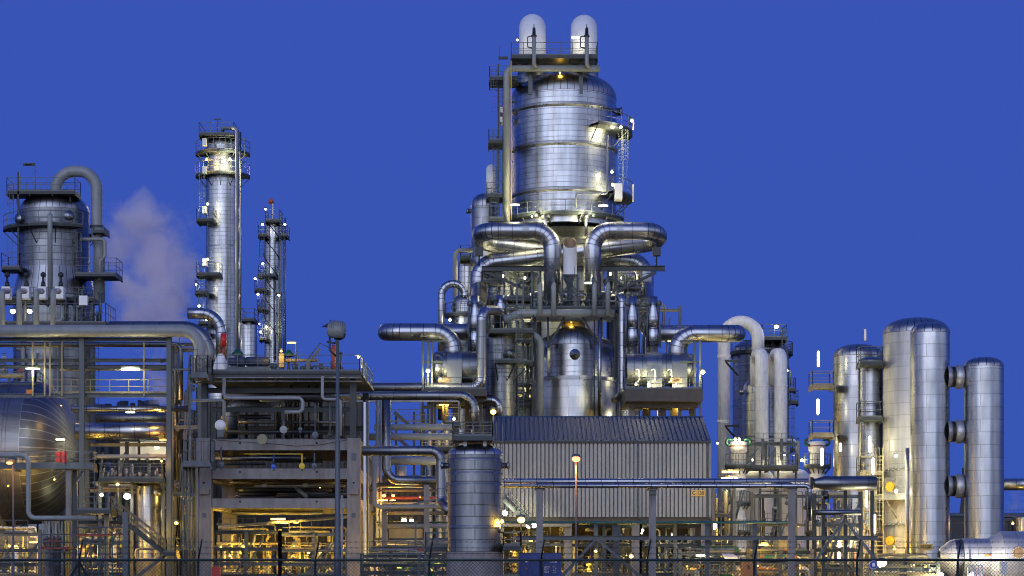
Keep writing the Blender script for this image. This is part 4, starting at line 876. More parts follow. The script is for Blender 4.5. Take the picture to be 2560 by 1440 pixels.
# ================================================================== far left vessel
Y=256; T=thing('distillation_tower','stout dull silver tower with grey gooseneck pipe at the far left','tower',136,Y)
rr=S(86,Y); zz=lambda v:Z(v,Y)
mk('shell',MB().lathe([(rr*1.17,0),(rr*1.17,zz(1000)),(rr*1.17,zz(742)),(rr*1.0,zz(676)),(rr,zz(600)),(rr,zz(532))],T_(136,Y),72),'dull',T)
mk('dome',MB().lathe([(a,zz(532)+b) for a,b in dome(rr*1.004,zz(484)-zz(532),10,2.2)],T_(136,Y),72,ur=rr),'gore',T)
mk('skirt_cone',MB().lathe([(rr*1.19,zz(744)),(rr*1.01,zz(674))],T_(136,Y),72,ur=rr),'gore',T)
rectplat(T,16,188,478,251.5,254.8,h=1.55,mat='dsteel'); 
for u in (44,92,176): mk('platform_leg',MB().beam(P(u,510,253.2),P(u,482,253.2),.2),'steel',T)
ringplat(T,136,Y,86,126,577,188,315,h=1.45); ringplat(T,136,Y,86,120,577,30,60,h=1.3)
rectplat(T,186,291,684,250.5,254.5,h=1.8); rectplat(T,3,50,667,251,254.5,h=1.6); rectplat(T,232,262,575,252,255,h=.3)
mk('guard_pole',MB().beam(P(46,665,251.6),P(46,430,251.6),.2).beam(P(88,478,252),P(88,415,252),.08).beam(P(58,411,252),P(88,411,252),.2,.3),'dsteel',T)
ladder(T,28,480,560,252); ladder(T,25,600,655,252); ladder(T,197,600,680,251.4); ladder(T,170,690,800,250,cage=False)
for u,v in ((57,548),(170,541)): manhole(T,u,v,250.9,13,.6,'mid',ax=((u-136)*.011,-1,0))
o=solo('gooseneck_pipe','thick grey pipe looping off the crown of the stout left tower','pipe',upipe(MB(),[(140,492,253.6),(140,428,253.6),(242,428,253.6),(242,596,253.6),(248,612,253.6),(248,755,253.6)],14,46,seg=26,n=14),['grey','grey'])
mk('clamp',MB().lathe([(S(14,253),-.12),(S(17,253),-.12),(S(17,253),.12),(S(14,253),.12)],T_(242,253.6)@Matrix.Translation((0,0,Z(567,253.6))),20,sm=False),'steel',o)
solo('side_pipe','grey bent side pipe beside the gooseneck of the stout left tower','pipe',upipe(MB(),[(200,598,251.8),(262,598,251.8),(262,640,251.8),(250,655,251.8),(250,700,251.8)],4.5,9,seg=12),['cream','cream'])
solo('hooked_downpipe','grey hooked pipe running down the middle of the stout left tower','pipe',upipe(MB(),[(125,548,250),(125,535,248.6),(125,760,248.6)],6.2,8,seg=14),['grey','grey'])
# relief valves row
o=thing('valve_platform','dark valve platform with white valve boxes before the stout left tower','platform',90,244)
rectplat(o,-30,265,806,240,246,h=2.1,mat='dsteel',sides='FR'); rectplat(o,-30,235,745,243,247,h=1.2,mat='dsteel',sides='F')
for u in (-20,60,150,230):
    mk('leg',MB().beam((P(u,0,241).x,241,0),P(u,810,241),.3),'steel',o); mk('stanchion',MB().beam(P(u+4,806,244),P(u+4,740,244),.2),'steel',o)
for u in (18,66,108,152):
    mk('valve_body',MB().box(P(u-11,0,240.6).x,P(u+9,0,240.6).x,240,241.2,Z(748,240.6),Z(718,240.6)),'white',o)
    mk('valve_bonnet',MB().tube([P(u,718,240.6),P(u,705,240.6),P(u,704,240.6),P(u,692,240.6),P(u,691,240.6),P(u,684,240.6),P(u,680,240.6)],[.3,.22,.13,.13,.3,.3,.1],10),'dsteel',o)
for k in range(26):
    u=160+R()*100; v=800-R()*90; y=242+R()*3; cb=MB(); cb.tube([P(u,806,y),P(u,v,y)],.05+R()*.1,6)
    if R()<.4: cb.tube([P(u-8,v,y),P(u+8,v,y)],.08,6)
    mk('valve',cb,'lsteel',o)
mk('control_box',MB().box(P(199,0,240).x,P(220,0,240).x,239.6,240.2,Z(764,240),Z(740,240)),'white',o)
for u in (6,48,91,133):
    solo('branch_pipe','pale grey upright pipe rising from the thick grey main pipe','pipe',upipe(MB(),[(u,835,188),(u,728,188),(u+14,728,191)],7,9,seg=16),['cream','cream'],'pale upright pipes on the thick grey main pipe')
solo('small_branch_pipe','thin grey hooked branch joining the fourth upright pipe','pipe',upipe(MB(),[(136,804,187.5),(155,800,187.5),(155,765,187.5)],3,8,seg=10),['cream','cream'])
for u,t in ((32,'first gap'),(74,'second gap')): lamp('glaring lamp behind the upright grey pipes, '+t+' from the left',u,779,242.5,'W',420,'bulk',sz=1.1,dY=.4)
lamp('twin tube lamp over the top platform of the stout left tower',70,411,251.8,'C',0,'tube',sz=.4,off='glass')
# thick grey main pipes
solo('main_pipe','thick pale grey main pipe across the left that bends down at its right end','pipe',upipe(MB(),[(-260,827,187),(500,827,187),(500,960,187)],15,46,seg=30,n=14),['grey','grey'])
solo('main_pipe','thick blue grey pipe just behind the pale main pipe, bending down too','pipe',upipe(MB(),[(274,821,190.5),(522,821,190.5),(522,960,190.5)],18,64,seg=30,n=14),['dpipe','dpipe'])
# ------------------------------------------------------------------ pipe rack at the left
o=thing('pipe_rack','open steel pipe rack with big level pipes, left of the concrete frame','pipe rack',320,190)
for u in (205,423):
    mk('column',MB().ibeam((P(u,0,188).x,188,0),P(u,842,188),.42,.42),'lsteel',o); mk('column',MB().ibeam((P(u+14,0,196).x,196,0),P(u+14,860,196),.4,.4),'ysteel' if u>300 else 'steel',o)
for v,m_ in ((848,'lsteel'),(901,'steel'),(917,'steel'),(989,'lsteel')):
    mk('beam',MB().ibeam(P(-200,v,188.4),P(420,v,188.4),.25,S(9,188)),m_,o)
for u0,u1,v,r,Y_,m_ in ((-200,420,861,7,189.5,'dpipe'),(150,480,924,3,189,'cream'),(180,475,1022,7.5,190,'pipe'),(240,480,1046,14,200,'dpipe'),(190,488,1078,21.5,191.5,'pipe'),(240,480,1141,5,192,'cream'),(240,520,1211,5,195,'cream'),(-100,60,938,6,193,'cream')):
    mk('level_pipe',upipe(MB(),[(u0,v,Y_),(u1,v,Y_)],r,seg=24),[m_,m_],o)
mk('down_pipe',upipe(MB(),[(330,861,189.8),(452,861,189.8),(452,1000,189.8)],6,16,seg=16),['dpipe','delbow'],o)
mk('down_pipe',upipe(MB(),[(430,875,191),(440,875,191),(440,1200,191)],5,8,seg=14),['dpipe','delbow'],o)
for u,h in ((229,1),(240,0)): ladder(o,u,850,1100,192,cage=bool(h),mat='steel')
mk('walkway',MB().box(P(180,0,188.6).x,P(420,0,188.6).x,188.8,190,Z(987,189),Z(983,189)),'steel',o)
rb=MB(); rail(rb,[P(130,983,188.6),P(418,983,188.6)],1.15,1.7,r=.05); mk('railing',rb,'ysteel',o)
for u in (112,82,155,125,360): mk('hanger',MB().beam(P(u,990,188.2),P(u,853,188.2),.13),'ysteel',o)
for u,v in ((189,908),(404,908)): mk('hand_wheel',MB().tube([P(u,v,187.6),P(u,v-6,187.6)],.08,6).lathe([(.24,0),(.28,.04),(.24,.08)],Matrix.Translation(P(u,v-6,187.6)),14),'dsteel',o)
mk('concrete_column',MB().box(P(414,0,199).x,P(434,0,199).x,199,200,0,Z(1145,199)),'conc',o)
lamp('bright tube lamp hanging under the upper rack beams before the steam',326,923,188,'W',900,'tube',sz=.9,dY=-.2); lamp('twin lamp under the beam above the drum railing, left one',76,922,188,'W',500,'tube',sz=.45,dY=-.2); lamp('twin lamp under the beam above the drum railing, right one',92,922,188,'W',300,'tube',sz=.3,dY=-.2)
lamp('small tube lamp under the copper lit level pipe',326,1031,189,'W',280,'tube',sz=.45); lamp('amber lamp under the copper lit level pipe, by the rack column',404,1029,190,'Y',280,'tube',sz=.3); lamp('amber lamp under the big level pipe near the rack column',408,1100,190,'O',500,'tube',sz=.4)
lb=thing('lit_wall_panel','bright white panel wall lit from inside behind the pipe rack','wall panel',385,204,1140); mk('panel',MB().box(P(300,0,204).x,P(420,0,204).x,204,204.3,Z(1150,204),Z(1104,204)),'white',lb); mk('panel_frame',MB().box(P(298,0,204).x,P(422,0,204).x,203.9,203.98,Z(1105,204),Z(1101,204)).beam((P(300,0,204).x,204.2,0),P(300,1150,204.2),.3).beam((P(420,0,204).x,204.2,0),P(420,1150,204.2),.3).beam(P(345,1150,203.8),P(345,1104,203.8),.08),'lsteel',lb)
lamp('lamp glaring on the white panel wall',392,1118,202.6,'W',1500,'flood',sz=.8,dY=.2)
# ------------------------------------------------------------------ big drum at the left edge
Y=202; o=thing('storage_drum','huge old lying drum with a ribbed rounded end at the left edge','drum',60,Y,1310); q=S(1,Y); r=178*q; c=P(86,1132,Y); m=axis((c.x-30,Y,c.z),(1,0,0))
mk('shell',MB().lathe([(r,0),(r,10),(r,20),(r,30)],m,96),'drum',o)
mk('head',MB().lathe([(x,30+y) for x,y in dome(r*1.002,112*q,14,2.05)],m,96,ur=r),'drumhead',o)
for x in (-1.8,-10): mk('girth_band',MB().lathe([(r,30+x),(r*1.012,30+x),(r*1.012,30+x+.25),(r,30+x+.25)],m,80,sm=False),'drum',o)
for k in (-3,-15): mk('saddle',MB().box(c.x+k-.6,c.x+k+.6,Y-5,Y+5,0,Z(1285,Y)),'conc',o)
rectplat(o,-60,91,962,199.5,203,h=1.2,mat='steel',sides='FR'); 
rb=MB(); rail(rb,[P(91,958,200),P(122,985,200.5)],1.3,.9); mk('stair_rail',rb,'lsteel',o)
mk('name_plate',MB().box(P(78,0,199).x,P(93,0,199).x,196.9,197,Z(992,199),Z(979,199)),'orange',o)
x=thing('fire_cabinet','small red cabinet on the platform on top of the huge drum','cabinet',49,199.6,944); mk('body',MB().box(P(44,0,199.6).x,P(54,0,199.6).x,199.7,200.1,Z(946,199.6),Z(923,199.6)),'red',x); mk('door_label',MB().box(P(47,0,199.6).x,P(51,0,199.6).x,199.68,199.7,Z(940,199.6),Z(936,199.6)),'whitef',x)
x=solo('steel_canister','shiny upright canister on the drum platform at the left edge','canister',MB().lathe([(.0,0),(.42,0),(.42,1.1),(.3,1.35),(0,1.45)],Matrix.Translation(P(7,945,200)),20),'galv')
lamp('amber lamp shining on the top of the huge drum head',153,1014,195,'Y',120,'bulk',sz=.25,dY=.2); lamp('amber lamp shining low on the huge drum head',136,1199,193,'Y',260,'bulk',sz=.3,dY=-.3)
lamp('yellow lamp low left under the huge drum',20,1215,190,'Y',1800,'flood',sz=.2,dY=0)
# walkway before the drum
o=thing('access_walkway','long steel walkway on posts in front of the huge drum','walkway',115,180)
rectplat(o,-60,231,1161,179,181.2,h=1.05,th=.35,mat='lsteel',sides='FBR',step=1.9)
for u in (174,): mk('post',MB().box(P(168,0,180).x,P(180,0,180).x,179.4,179.9,0,Z(1172,180)),'conc',o)
mk('post',MB().beam((P(188,0,181).x,181,0),P(188,1172,181),.35),'lsteel',o); mk('brace',MB().beam(P(186,1210,180.5),P(208,1178,180.5),.22),'lsteel',o)
ladder(o,222,1175,1268,178.8,cage=False,w=.95); ladder(o,-20,1170,1440,180,cage=False)
rectplat(o,192,278,1275,178.5,181,h=1.1,sides='FR'); mk('portal_post',MB().box(P(262,0,180).x,P(273,0,180).x,179.6,180,0,Z(1282,180)),'ysteel',o)
for u,t in ((146,'left'),(161,'right')):
    x=thing('fire_cabinet','bright red fire cabinet on the walkway before the huge drum, '+t+' of two','cabinet',u,179.6,1160); mk('body',MB().box(P(u-5.5,0,179.6).x,P(u+5.5,0,179.6).x,179.5,180,Z(1158,179.6),Z(1127,179.6)),'red',x); mk('door_panel',MB().box(P(u-4,0,179.6).x,P(u+4,0,179.6).x,179.46,179.5,Z(1141,179.6),Z(1129,179.6)),'red',x); mk('door_panel',MB().box(P(u-4,0,179.6).x,P(u+4,0,179.6).x,179.46,179.5,Z(1156,179.6),Z(1144,179.6)),'red',x)
lamp('tube lamp on a pole above the red fire cabinets',151,1099,178.6,'W',260,'tube',1160,1,sz=.42)
solo('looped_pipe','pale grey pipe dropping before the drum and running right under the walkway','pipe',upipe(MB(),[(-80,1138,177.6),(71,1138,177.6),(71,1295,177.6),(238,1295,177.6)],6,18,seg=18),['grey','grey'])
o=thing('manifold','rack of four thick upright pipes with valves on a red brown scaffold deck','manifold',140,178)
for k in range(9): mk('tube',MB().tube([(P(107+k*8,0,178).x,178+(k%2)*.6,0 if k>5 else Z(1366,178)),P(107+k*8,1303,178+(k%2)*.6)],[S(1.6 if k in(0,6,7,8) else 2.9,178)]*2,8),'cream' if k<7 else 'yellow',o)
for k in range(5): mk('valve',MB().ball(P(117+k*8,1345+(k%2)*8,177.6),.18,8),'rust' if k%2 else 'lsteel',o)
mk('deck',MB().box(P(103,0,178).x,P(183,0,178).x,177,179.5,Z(1373,178),Z(1368,178)),'rust',o)
rb=MB()
for v in (1336,1356,1380,1410): rb.tube([P(103,v,176.8),P(186,v,176.8)],.04,5)
for u in (103,130,158,186): rb.tube([(P(u,0,176.8).x,176.8,0),P(u,1333,176.8)],.045,5)
mk('scaffold_tube',rb,'lsteel',o)
# small lit vessel and stairs
o=vessel('small_vessel','small silver vessel lit gold behind the outside stair','vessel',371,192,31,1203,1217,None,'bright','gore',skirt=1400)
for s,u in ((-1,338),(1,404)): manhole(o,u,1229,191,8,.4,'mid',ax=(s,-.4,0))
manhole(o,391,1231,190,10,.4,'mid',ax=(.5,-1,0))
lamp('pinkish glaring lamp left of the small gold lit vessel',318,1241,189,'C',1100,'bulk',sz=1.2,dY=-.2); lamp('small pole lamp above the walkway left of the small gold lit vessel',294,1211,188,'Y',180,'bulk',1290,0,sz=.6); lamp('gold lamp low beside the small vessel',383,1330,187,'Y',500,'flood',sz=.1,dY=-.2); lamp('pale lamp behind the ladder left of the stair head',254,1238,188,'W',250,'bulk',sz=.6)
lamp('slanted pole lamp right of the outside stair',441,1308,178,'Y',140,'bulk',1380,1,sz=.6)
o=thing('outside_stair','grey outside stair descending to the right past the small gold lit vessel','stair',345,181)
a0,a1_=P(272,1275,181),P(408,1381,181)
for y in (0,1.1): d=Vector((0,y,0)); mk('stringer',MB().beam(a0+d,a1_+d,.1,.32),'steel',o)
mb=MB()
for k in range(26): q_=a0.lerp(a1_,k/25); mb.box(q_.x-.14,q_.x+.14,181,182.1,q_.z,q_.z+.04)
mk('tread',mb,'lsteel',o); mb=MB()
for y in (0,1.1):
    d=Vector((0,y,0)); 
    for h in (1.1,.6): mb.tube([a0+d+Vector((0,0,h)),a1_+d+Vector((0,0,h))],.045,5)
    for k in range(9): q_=a0.lerp(a1_,k/8)+d; mb.tube([q_,q_+Vector((0,0,1.1))],.04,5)
mk('handrail',mb,'ysteel',o); rectplat(o,406,440,1381,180.5,182.5,h=1.15); mk('brace',MB().beam(P(345,1440,181),P(420,1383,181),.25),'lsteel',o)
solo('blue_post','blue grey steel post standing in front of the outside stair','post',MB().ibeam((P(314,0,170).x,170,0),P(314,1280,170),.4,.4),'lsteel')
solo('bent_pipe','cream bent pipe loop at the foot of the small gold lit vessel','pipe',upipe(MB(),[(392,1372,186),(340,1372,186),(340,1398,186),(395,1398,186),(395,1320,186),(388,1312,186)],3.4,8,seg=10),['cream','cream'])
o=thing('equipment_platform','steel platform crowded with small valves above the small gold lit vessel','platform',330,190)
rectplat(o,245,412,1196,187.5,192,h=1.25); 
for u in (250,330,408): mk('leg',MB().beam((P(u,0,190).x,190,0),P(u,1205,190),.25),'lsteel',o)
for k in range(30): u=250+R()*155; y=189+R()*2; mk('valve',MB().tube([P(u,1196,y),P(u,1196-R()*30,y)],.06+R()*.12,6),'galv',o)
lamp('amber lamp at the right corner of the valve crowded platform',404,1153,187,'Y',150,'bulk',1196,0,sz=.4)
# ladder tower and blue balcony left of the concrete frame
o=thing('ladder_tower','caged ladder and small blue grey balcony at the left of the concrete frame','ladder tower',490,178)
rectplat(o,455,527,1157,175.6,178.4,h=1.9,mat='lsteel',rmat='lsteel',step=.5); ladder(o,484,888,1150,176.2,w=.7); ladder(o,466,1165,1440,177,cage=False,w=.4)
for u in (457,466,475,483,497): mk('conduit',MB().tube([(P(u,0,177.4).x,177.4,0),P(u,1162,177.4)],.06,6),'lsteel',o)
rectplat(o,474,520,935,176,179,h=1.5,mat='lsteel'); mk('cable_tray',MB().beam(P(474,1090,178),P(478,940,178),.12),'lsteel',o)
for k in range(14): 
    if k%2==0: mk('tray_rung',MB().beam(P(455,1175+k*19,177.3),P(484,1175+k*19,177.3),.08),'lsteel',o)
# ================================================================== concrete frame
o=thing('concrete_portal','large grey concrete portal frame with four cross beams','concrete frame',695,181)
for u0,u1 in ((490,528),(868,900)):
    mk('column',MB().box(P(u0,0,180).x,P(u1,0,180).x,180,181.3,0,Z(1095,180)),'conc',o); mk('column',MB().box(P(u0,0,180).x,P(u1,0,180).x,196,197.3,0,Z(1095,180)),'conc',o)
    c=P((u0+u1)/2,1208,179.9); mk('corbel',MB().box(P(u0+5,0,180).x,P(u1-5,0,180).x,179.6,180,Z(1236,180),Z(1222,180)),'conc',o); mk('sign_plate',MB().box(c.x-.16,c.x+.16,179.95,180,Z(1294,180),Z(1283,180)),'lsteel',o)
    mk('core_hole',MB().lathe([(0,0),(.08,0),(.08,.01)],axis((c.x,179.985,Z(1207,180)),(0,-1,0)),12),'black',o)
for v0,v1 in ((1098,1125),(1171,1197),(1246,1270)):
    mk('cross_beam',MB().box(P(528,0,180).x,P(868,0,180).x,180.15,181.1,Z(v1,180),Z(v0,180)),'conc',o); mk('cross_beam',MB().box(P(528,0,180).x,P(868,0,180).x,196.15,197.1,Z(v1,180),Z(v0,180)),'conc',o)
    for u in (491,868): mk('side_beam',MB().box(P(u,0,180).x+.1,P(u,0,180).x+1.0,181.3,196,Z(v1-2,180),Z(v0,180)),'conc',o)
    for u in (600,792): c=P(u,(v0+v1)/2-4,180.14); mk('core_hole',MB().lathe([(0,0),(.08,0),(.08,.012)],axis(c,(0,-1,0)),12),'black',o)
for v in (1172,1247): mk('floor_slab',MB().box(P(491,0,180).x+1.05,P(900,0,180).x-1.05,181.15,196.1,Z(v+5,180),Z(v+1,180)),'conc2',o)  # slabs added to keep lamp light out of the upper bays
mk('steel_notice',MB().box(P(879,0,180).x,P(889,0,180).x,179.94,180,Z(1150,180),Z(1133,180)),'lsteel',o)
mk('cable',MB().tube([P(540,1100,180.1),P(600,1104,180.1),P(690,1110,180.1),P(740,1115,180.1),P(800,1112,180.1),P(866,1100,180.1)],.025,4),'black',o)
# steel deck above
o=thing('equipment_deck','dark steel equipment deck with railings on top of the concrete frame','deck',700,185)
xa,xb=P(488,0,179).x,P(902,0,179).x
mk('deck_plate',MB().box(xa,xb,179,196,Z(934,179),Z(928,179)),'steel',o); mk('edge_beam',MB().ibeam((xa,179.2,Z(940,179)),(xb,179.2,Z(940,179)),.3,S(13,179)),'steel',o)
rb=MB(); rail(rb,[(xa+.1,179.1,Z(928,179)),(xb-.1,179.1,Z(928,179))],1.32,1.75); rail(rb,[(xb-.1,179.1,Z(928,179)),(xb-.1,196,Z(928,179))],1.32,1.75); rail(rb,[(xa+.1,179.1,Z(928,179)),(xa+.1,196,Z(928,179))],1.32,1.75); mk('railing',rb,'lsteel',o)
for u in (510,882):
    for y in (180.4,196): mk('column',MB().ibeam((P(u,0,180).x,y,Z(1095,180)),(P(u,0,180).x,y,Z(942,180)),.5,.5),'steel',o)
for u in (560,640,720,800): mk('column',MB().ibeam((P(u,0,196).x,196,Z(1095,180)),(P(u,0,196).x,196,Z(942,180)),.4,.4),'dsteel',o)
for v,y in ((972,181.5),(1015,184),(1060,190),(1040,195)): mk('beam',MB().ibeam((P(512,0,180).x,y,Z(v,180)),(P(880,0,180).x,y,Z(v,180)),.25,.42),'steel' if y<185 else 'dsteel',o)
mk('middle_floor',MB().box(P(512,0,180).x,P(880,0,180).x,185,196,Z(1096,180),Z(1092,180)),'dsteel',o)
for v in (944,953): mk('cable_rail',MB().tube([P(470,v+6,178.8),P(552,v,178.8),P(905,v,178.8)],.05,6),'galv',o)
for u in (576,633,689,746,808,873): mk('cable_hanger',MB().beam(P(u,955,178.85),P(u,936,178.85),.06),'steel',o)
random.seed(11)
for k in range(16):
    u=560+R()*300; y=186+R()*9; v0=960+R()*20; mk('upright_pipe',MB().tube([P(u,1095,y),P(u,v0,y)],S(2+R()*3,y),10),random.choice(('dsteel','steel','cream','dpipe')),o)
for k in range(9):
    v=985+R()*95; y=184+R()*10; a=540+R()*120; mk('level_pipe',MB().tube([P(a,v,y),P(a+120+R()*150,v,y)],S(2+R()*4,y),10),random.choice(('dsteel','dpipe','cream','steel')),o)
mk('insulated_pipe',upipe(MB(),[(560,990,183),(900,990,183)],9,seg=20),['dpipe','dpipe'],o)
mk('large_bent_pipe',upipe(MB(),[(700,1012,187),(578,1012,187),(578,1095,187)],17,26,seg=22),['dull','dull'],o)
solo('looped_pipe','pale grey looped pipe stepping down across the steel deck front','pipe',upipe(MB(),[(560,944,178.3),(560,995,178.3),(757,995,178.3),(757,1030,178.3),(712,1030,178.3)],4.4,12,seg=14),['grey','grey'])
solo('looped_pipe','pale grey stepped pipe behind the tall lamp mast','pipe',upipe(MB(),[(806,940,178.2),(806,998,178.2),(851,998,178.2),(851,1090,178.2)],3.8,9,seg=14),['grey','grey'])
solo('looped_pipe','pale grey level pipe with a drop to the white ball valve','pipe',upipe(MB(),[(480,1001,178.8),(560,1001,178.8),(560,1062,178.8)],4.2,4,seg=14),['grey','grey'])
def valve(label,u,v,Y,r,top,mat,rod='lsteel',ped=True):
    o=thing('valve',label,'valve',u,Y,v); c=P(u,v,Y); q=S(r,Y)
    mk('diaphragm',MB().lathe([(0,-.12),(q,-.12),(q,.12),(0,.16)],axis(c,(0,-1,0)),20,sm=False),mat,o)
    mk('stem',MB().tube([c,P(u,top,Y)],.07,6),rod,o); mk('nut',MB().tube([c-Vector((0,0,q)),c-Vector((0,0,q+.16))],.08,6),'lsteel',o); return o
o=thing('valve','round white ball shaped valve head at the left of the steel deck','valve',551,178.5,1078); mk('ball',MB().ball(P(551,1063,178.5),S(14,178.5),18,(1,.7,1)),'white',o); mk('pedestal',MB().box(P(543,0,178.5).x,P(560,0,178.5).x,178.3,178.8,Z(1092,178.5),Z(1076,178.5)),'lsteel',o)
for u,v,r,top,mat,t in ((788,1087,8,1008,'lsteel','grey disc valve on a long stem right of the deck middle'),(825,1088,6.5,1008,'black','black ringed disc valve beside the lamp mast'),(709,1074,9.5,1046,'cream','cream disc valve with yoke on the steel deck'),(751,1073,5,1010,'lsteel','small grey valve on a long stem at the deck middle'),
    (534,1162,7,1118,'lsteel','grey disc valve hanging from the top concrete beam, left one of a pair'),(553,1162,7,1118,'lsteel','grey disc valve hanging from the top concrete beam, right one of a pair'),(684,1167,6,1138,'bblue','bright blue valve below the top concrete beam'),(755,1165,7.5,1134,'yellow','yellow disc valve below the top concrete beam'),(786,1164,6.5,1132,'lsteel','grey disc valve right of the yellow valve')):
    valve(t,u,v,178.6,r,top,mat,{'bblue':'blue','yellow':'yellow'}.get(mat,'lsteel'))
solo('half_disc_cover','cream half round cover standing on the steel deck floor','cover',MB().lathe([(0,0),(S(13,179),0),(S(13,179),.4),(0,.4)],axis(P(655,1098,178.6),(0,1,0)),24,sm=False),'ysteel')
solo('gas_pipe','thin yellow pipe bent below the top concrete beam','pipe',upipe(MB(),[(610,1135,179),(755,1135,179),(755,1158,179)],1.2,3,seg=6),['yellow','yellow'])
# equipment standing on the deck
o=thing('blue_pump_unit','dark blue jacketed drums in a row on the equipment deck','pump unit',622,181,925)
for u0,u1,r in ((571,596,10),(596,614,13),(614,674,12)): mk('drum',MB().tube([P(u0,904,181.5),P(u0+2,904,181.5),P(u1-2,904,181.5),P(u1,904,181.5)],[S(r*.7,181)]+[S(r,181)]*2+[S(r*.7,181)],18),'dblue',o)
mk('skid',MB().box(P(570,0,181).x,P(676,0,181).x,180.6,182.4,Z(928,181),Z(918,181)),'lsteel',o)
solo('white_hood','white tapered hood on the left of the equipment deck','hood',MB().lathe([(.65,0),(.62,.4),(.25,1.35),(0,1.4)],Matrix.Translation(P(552,926,182)),20),'white')
o=thing('spring_hanger','dark red spring hanger in front of the silver curved pipe','hanger',559,182,888); mk('can',MB().tube([P(559,866,182),P(559,834,182)],S(7,182),14),'red',o); mk('turnbuckle',MB().tube([P(559,892,182),P(559,885,182),P(559,875,182),P(559,866,182)],[.06,.16,.16,.06],8),'rust',o)
for u,v,t in ((594,884,'by the red spring hanger'),(722,886,'right of the yellow valves')):
    o=thing('green_valve','dark green valve actuator on the deck '+t,'valve',u,182,v+6); mk('body',MB().lathe([(.5,0),(.5,.18),(.28,.36),(.1,.55)],Matrix.Translation(P(u,v+5,182)),18),'green',o); mk('stem',MB().tube([P(u,928,182),P(u,v+4,182)],.12,8),'lsteel',o)
o=thing('yellow_pipe','cream yellow lit pipe with a valve lying on the equipment deck','pipe',745,181,925); mk('tube',upipe(MB(),[(704,901,181.5),(794,901,181.5)],4.6,seg=12),['ysteel','ysteel'],o); mk('valve_body',MB().box(P(697,0,181).x,P(710,0,181).x,181,182,Z(918,181),Z(884,181)),'ysteel',o); mk('saddle',MB().beam(P(770,928,181.5),P(770,903,181.5),.3),'lsteel',o)
lamp('small lamp on the yellow valve of the equipment deck',703,878,180.5,'Y',260,'bulk',sz=.4); lamp('flat tube lamp on a pole above the equipment deck',729,857,179,'Y',70,'tube',928,1,sz=.42)
lamp('slanted white lamp on the pole at the right end of the deck railing',896,893,180,'W',180,'bulk',960,1,sz=.4); lamp('lower slanted white lamp right of the deck railing',905,917,183,'W',180,'bulk',965,1,sz=.4)
o=thing('red_valve_stack','dark red valve stack behind the lamp mast on the deck','valve',834,180.6,925); mk('body',MB().tube([P(834,925,180.6),P(834,900,180.6),P(834,880,180.6),P(834,862,180.6)],[.2,.16,.28,.12],10),'rust',o); mk('hand_wheel',MB().lathe([(.2,0),(.26,.03),(.2,.06)],Matrix.Translation(P(852,884,180.6)),12).tube([P(852,925,180.6),P(852,880,180.6)],.06,6),'dsteel',o)
o=thing('deck_stair','steel stair rising behind the railing at the right end of the deck','stair',800,186,925); mb=MB()
for y in (186,187): mb.beam(P(768,912,y),P(800,872,y),.1,.25); mb.tube([P(768,900,y),P(800,858,y),P(830,872,y)],.05,5)
mk('stringer',mb,'lsteel',o)
random.seed(5); dp=thing('deck_piping','tangle of small pipes and hand valves on the equipment deck','piping',695,186,928)
for k in range(46):
    u=530+R()*330; y=183+R()*8; h=4+R()*16; cb=MB(); cb.tube([P(u,928,y),P(u,926-h,y)],.06+R()*.12,6)
    if R()<.35: cb.tube([P(u-5-R()*8,926-h*.8,y),P(u+5+R()*8,926-h*.8,y)],.08+R()*.1,6)
    if R()<.25: cb.ball(P(u,926-h,y),.25,8)
    mk('stand_pipe',cb,'lsteel',dp)
o=thing('interior_piping','dim pipes and beams hanging inside the concrete frame','piping',700,190)
for k in range(15):
    a=535+R()*160; v=random.choice((1136,1145,1152,1160,1206,1214,1225,1235,1240,1282,1290)); y=184+R()*10; mk('level_pipe',MB().tube([P(a,v,y),P(a+100+R()*170,v,y)],S(1.6+R()*5,y),10),random.choice(('dsteel','dpipe','cream','ysteel','steel')),o)
mk('slanted_pipe',MB().tube([P(735,1214,184),P(768,1244,184)],S(5,184),12),'cream',o); mk('green_tank',MB().ball(P(836,1235,188),S(18,188),14,(1.1,.8,.6)),'green',o)
mk('drain_line',MB().tube([P(636,1215,182),P(868,1213,182)],.09,8).box(P(655,0,182).x,P(667,0,182).x,181.8,182.2,Z(1218,182),Z(1210,182)).box(P(758,0,182).x,P(769,0,182).x,181.8,182.2,Z(1217,182),Z(1209,182)),'ysteel',o)
mk('sloping_pipe',MB().tube([P(545,1318,185),P(868,1292,185)],.12,8),'cream',o)
for u,v,w_,t in ((695,1298,.75,'largest one'),(711,1308,.4,'middle one'),(740,1307,.3,'right small one')): lamp('glowing tube lamp under the lowest concrete beam, '+t,u,v,184+w_,'Y',900 if w_>.5 else 500,'tube',sz=w_*.95,dY=0)
for k,(u,v) in enumerate(((575,1390),(640,1400),(770,1400),(840,1390))): lamp('yellow work lamp among the pipes inside the concrete frame, %s'%('leftmost','second from the left','third from the left','rightmost')[k],u,v,190,'Y',1100,'bulk',sz=.4)
for k,(u,v) in enumerate(((620,1145),(800,1220),(600,1225),(700,1060))): lamp('dim amber lamp deep in the concrete frame, %s'%('top bay left','middle bay right','middle bay left','steel deck')[k],u,v,194,'Y',25,'bulk',sz=.3)
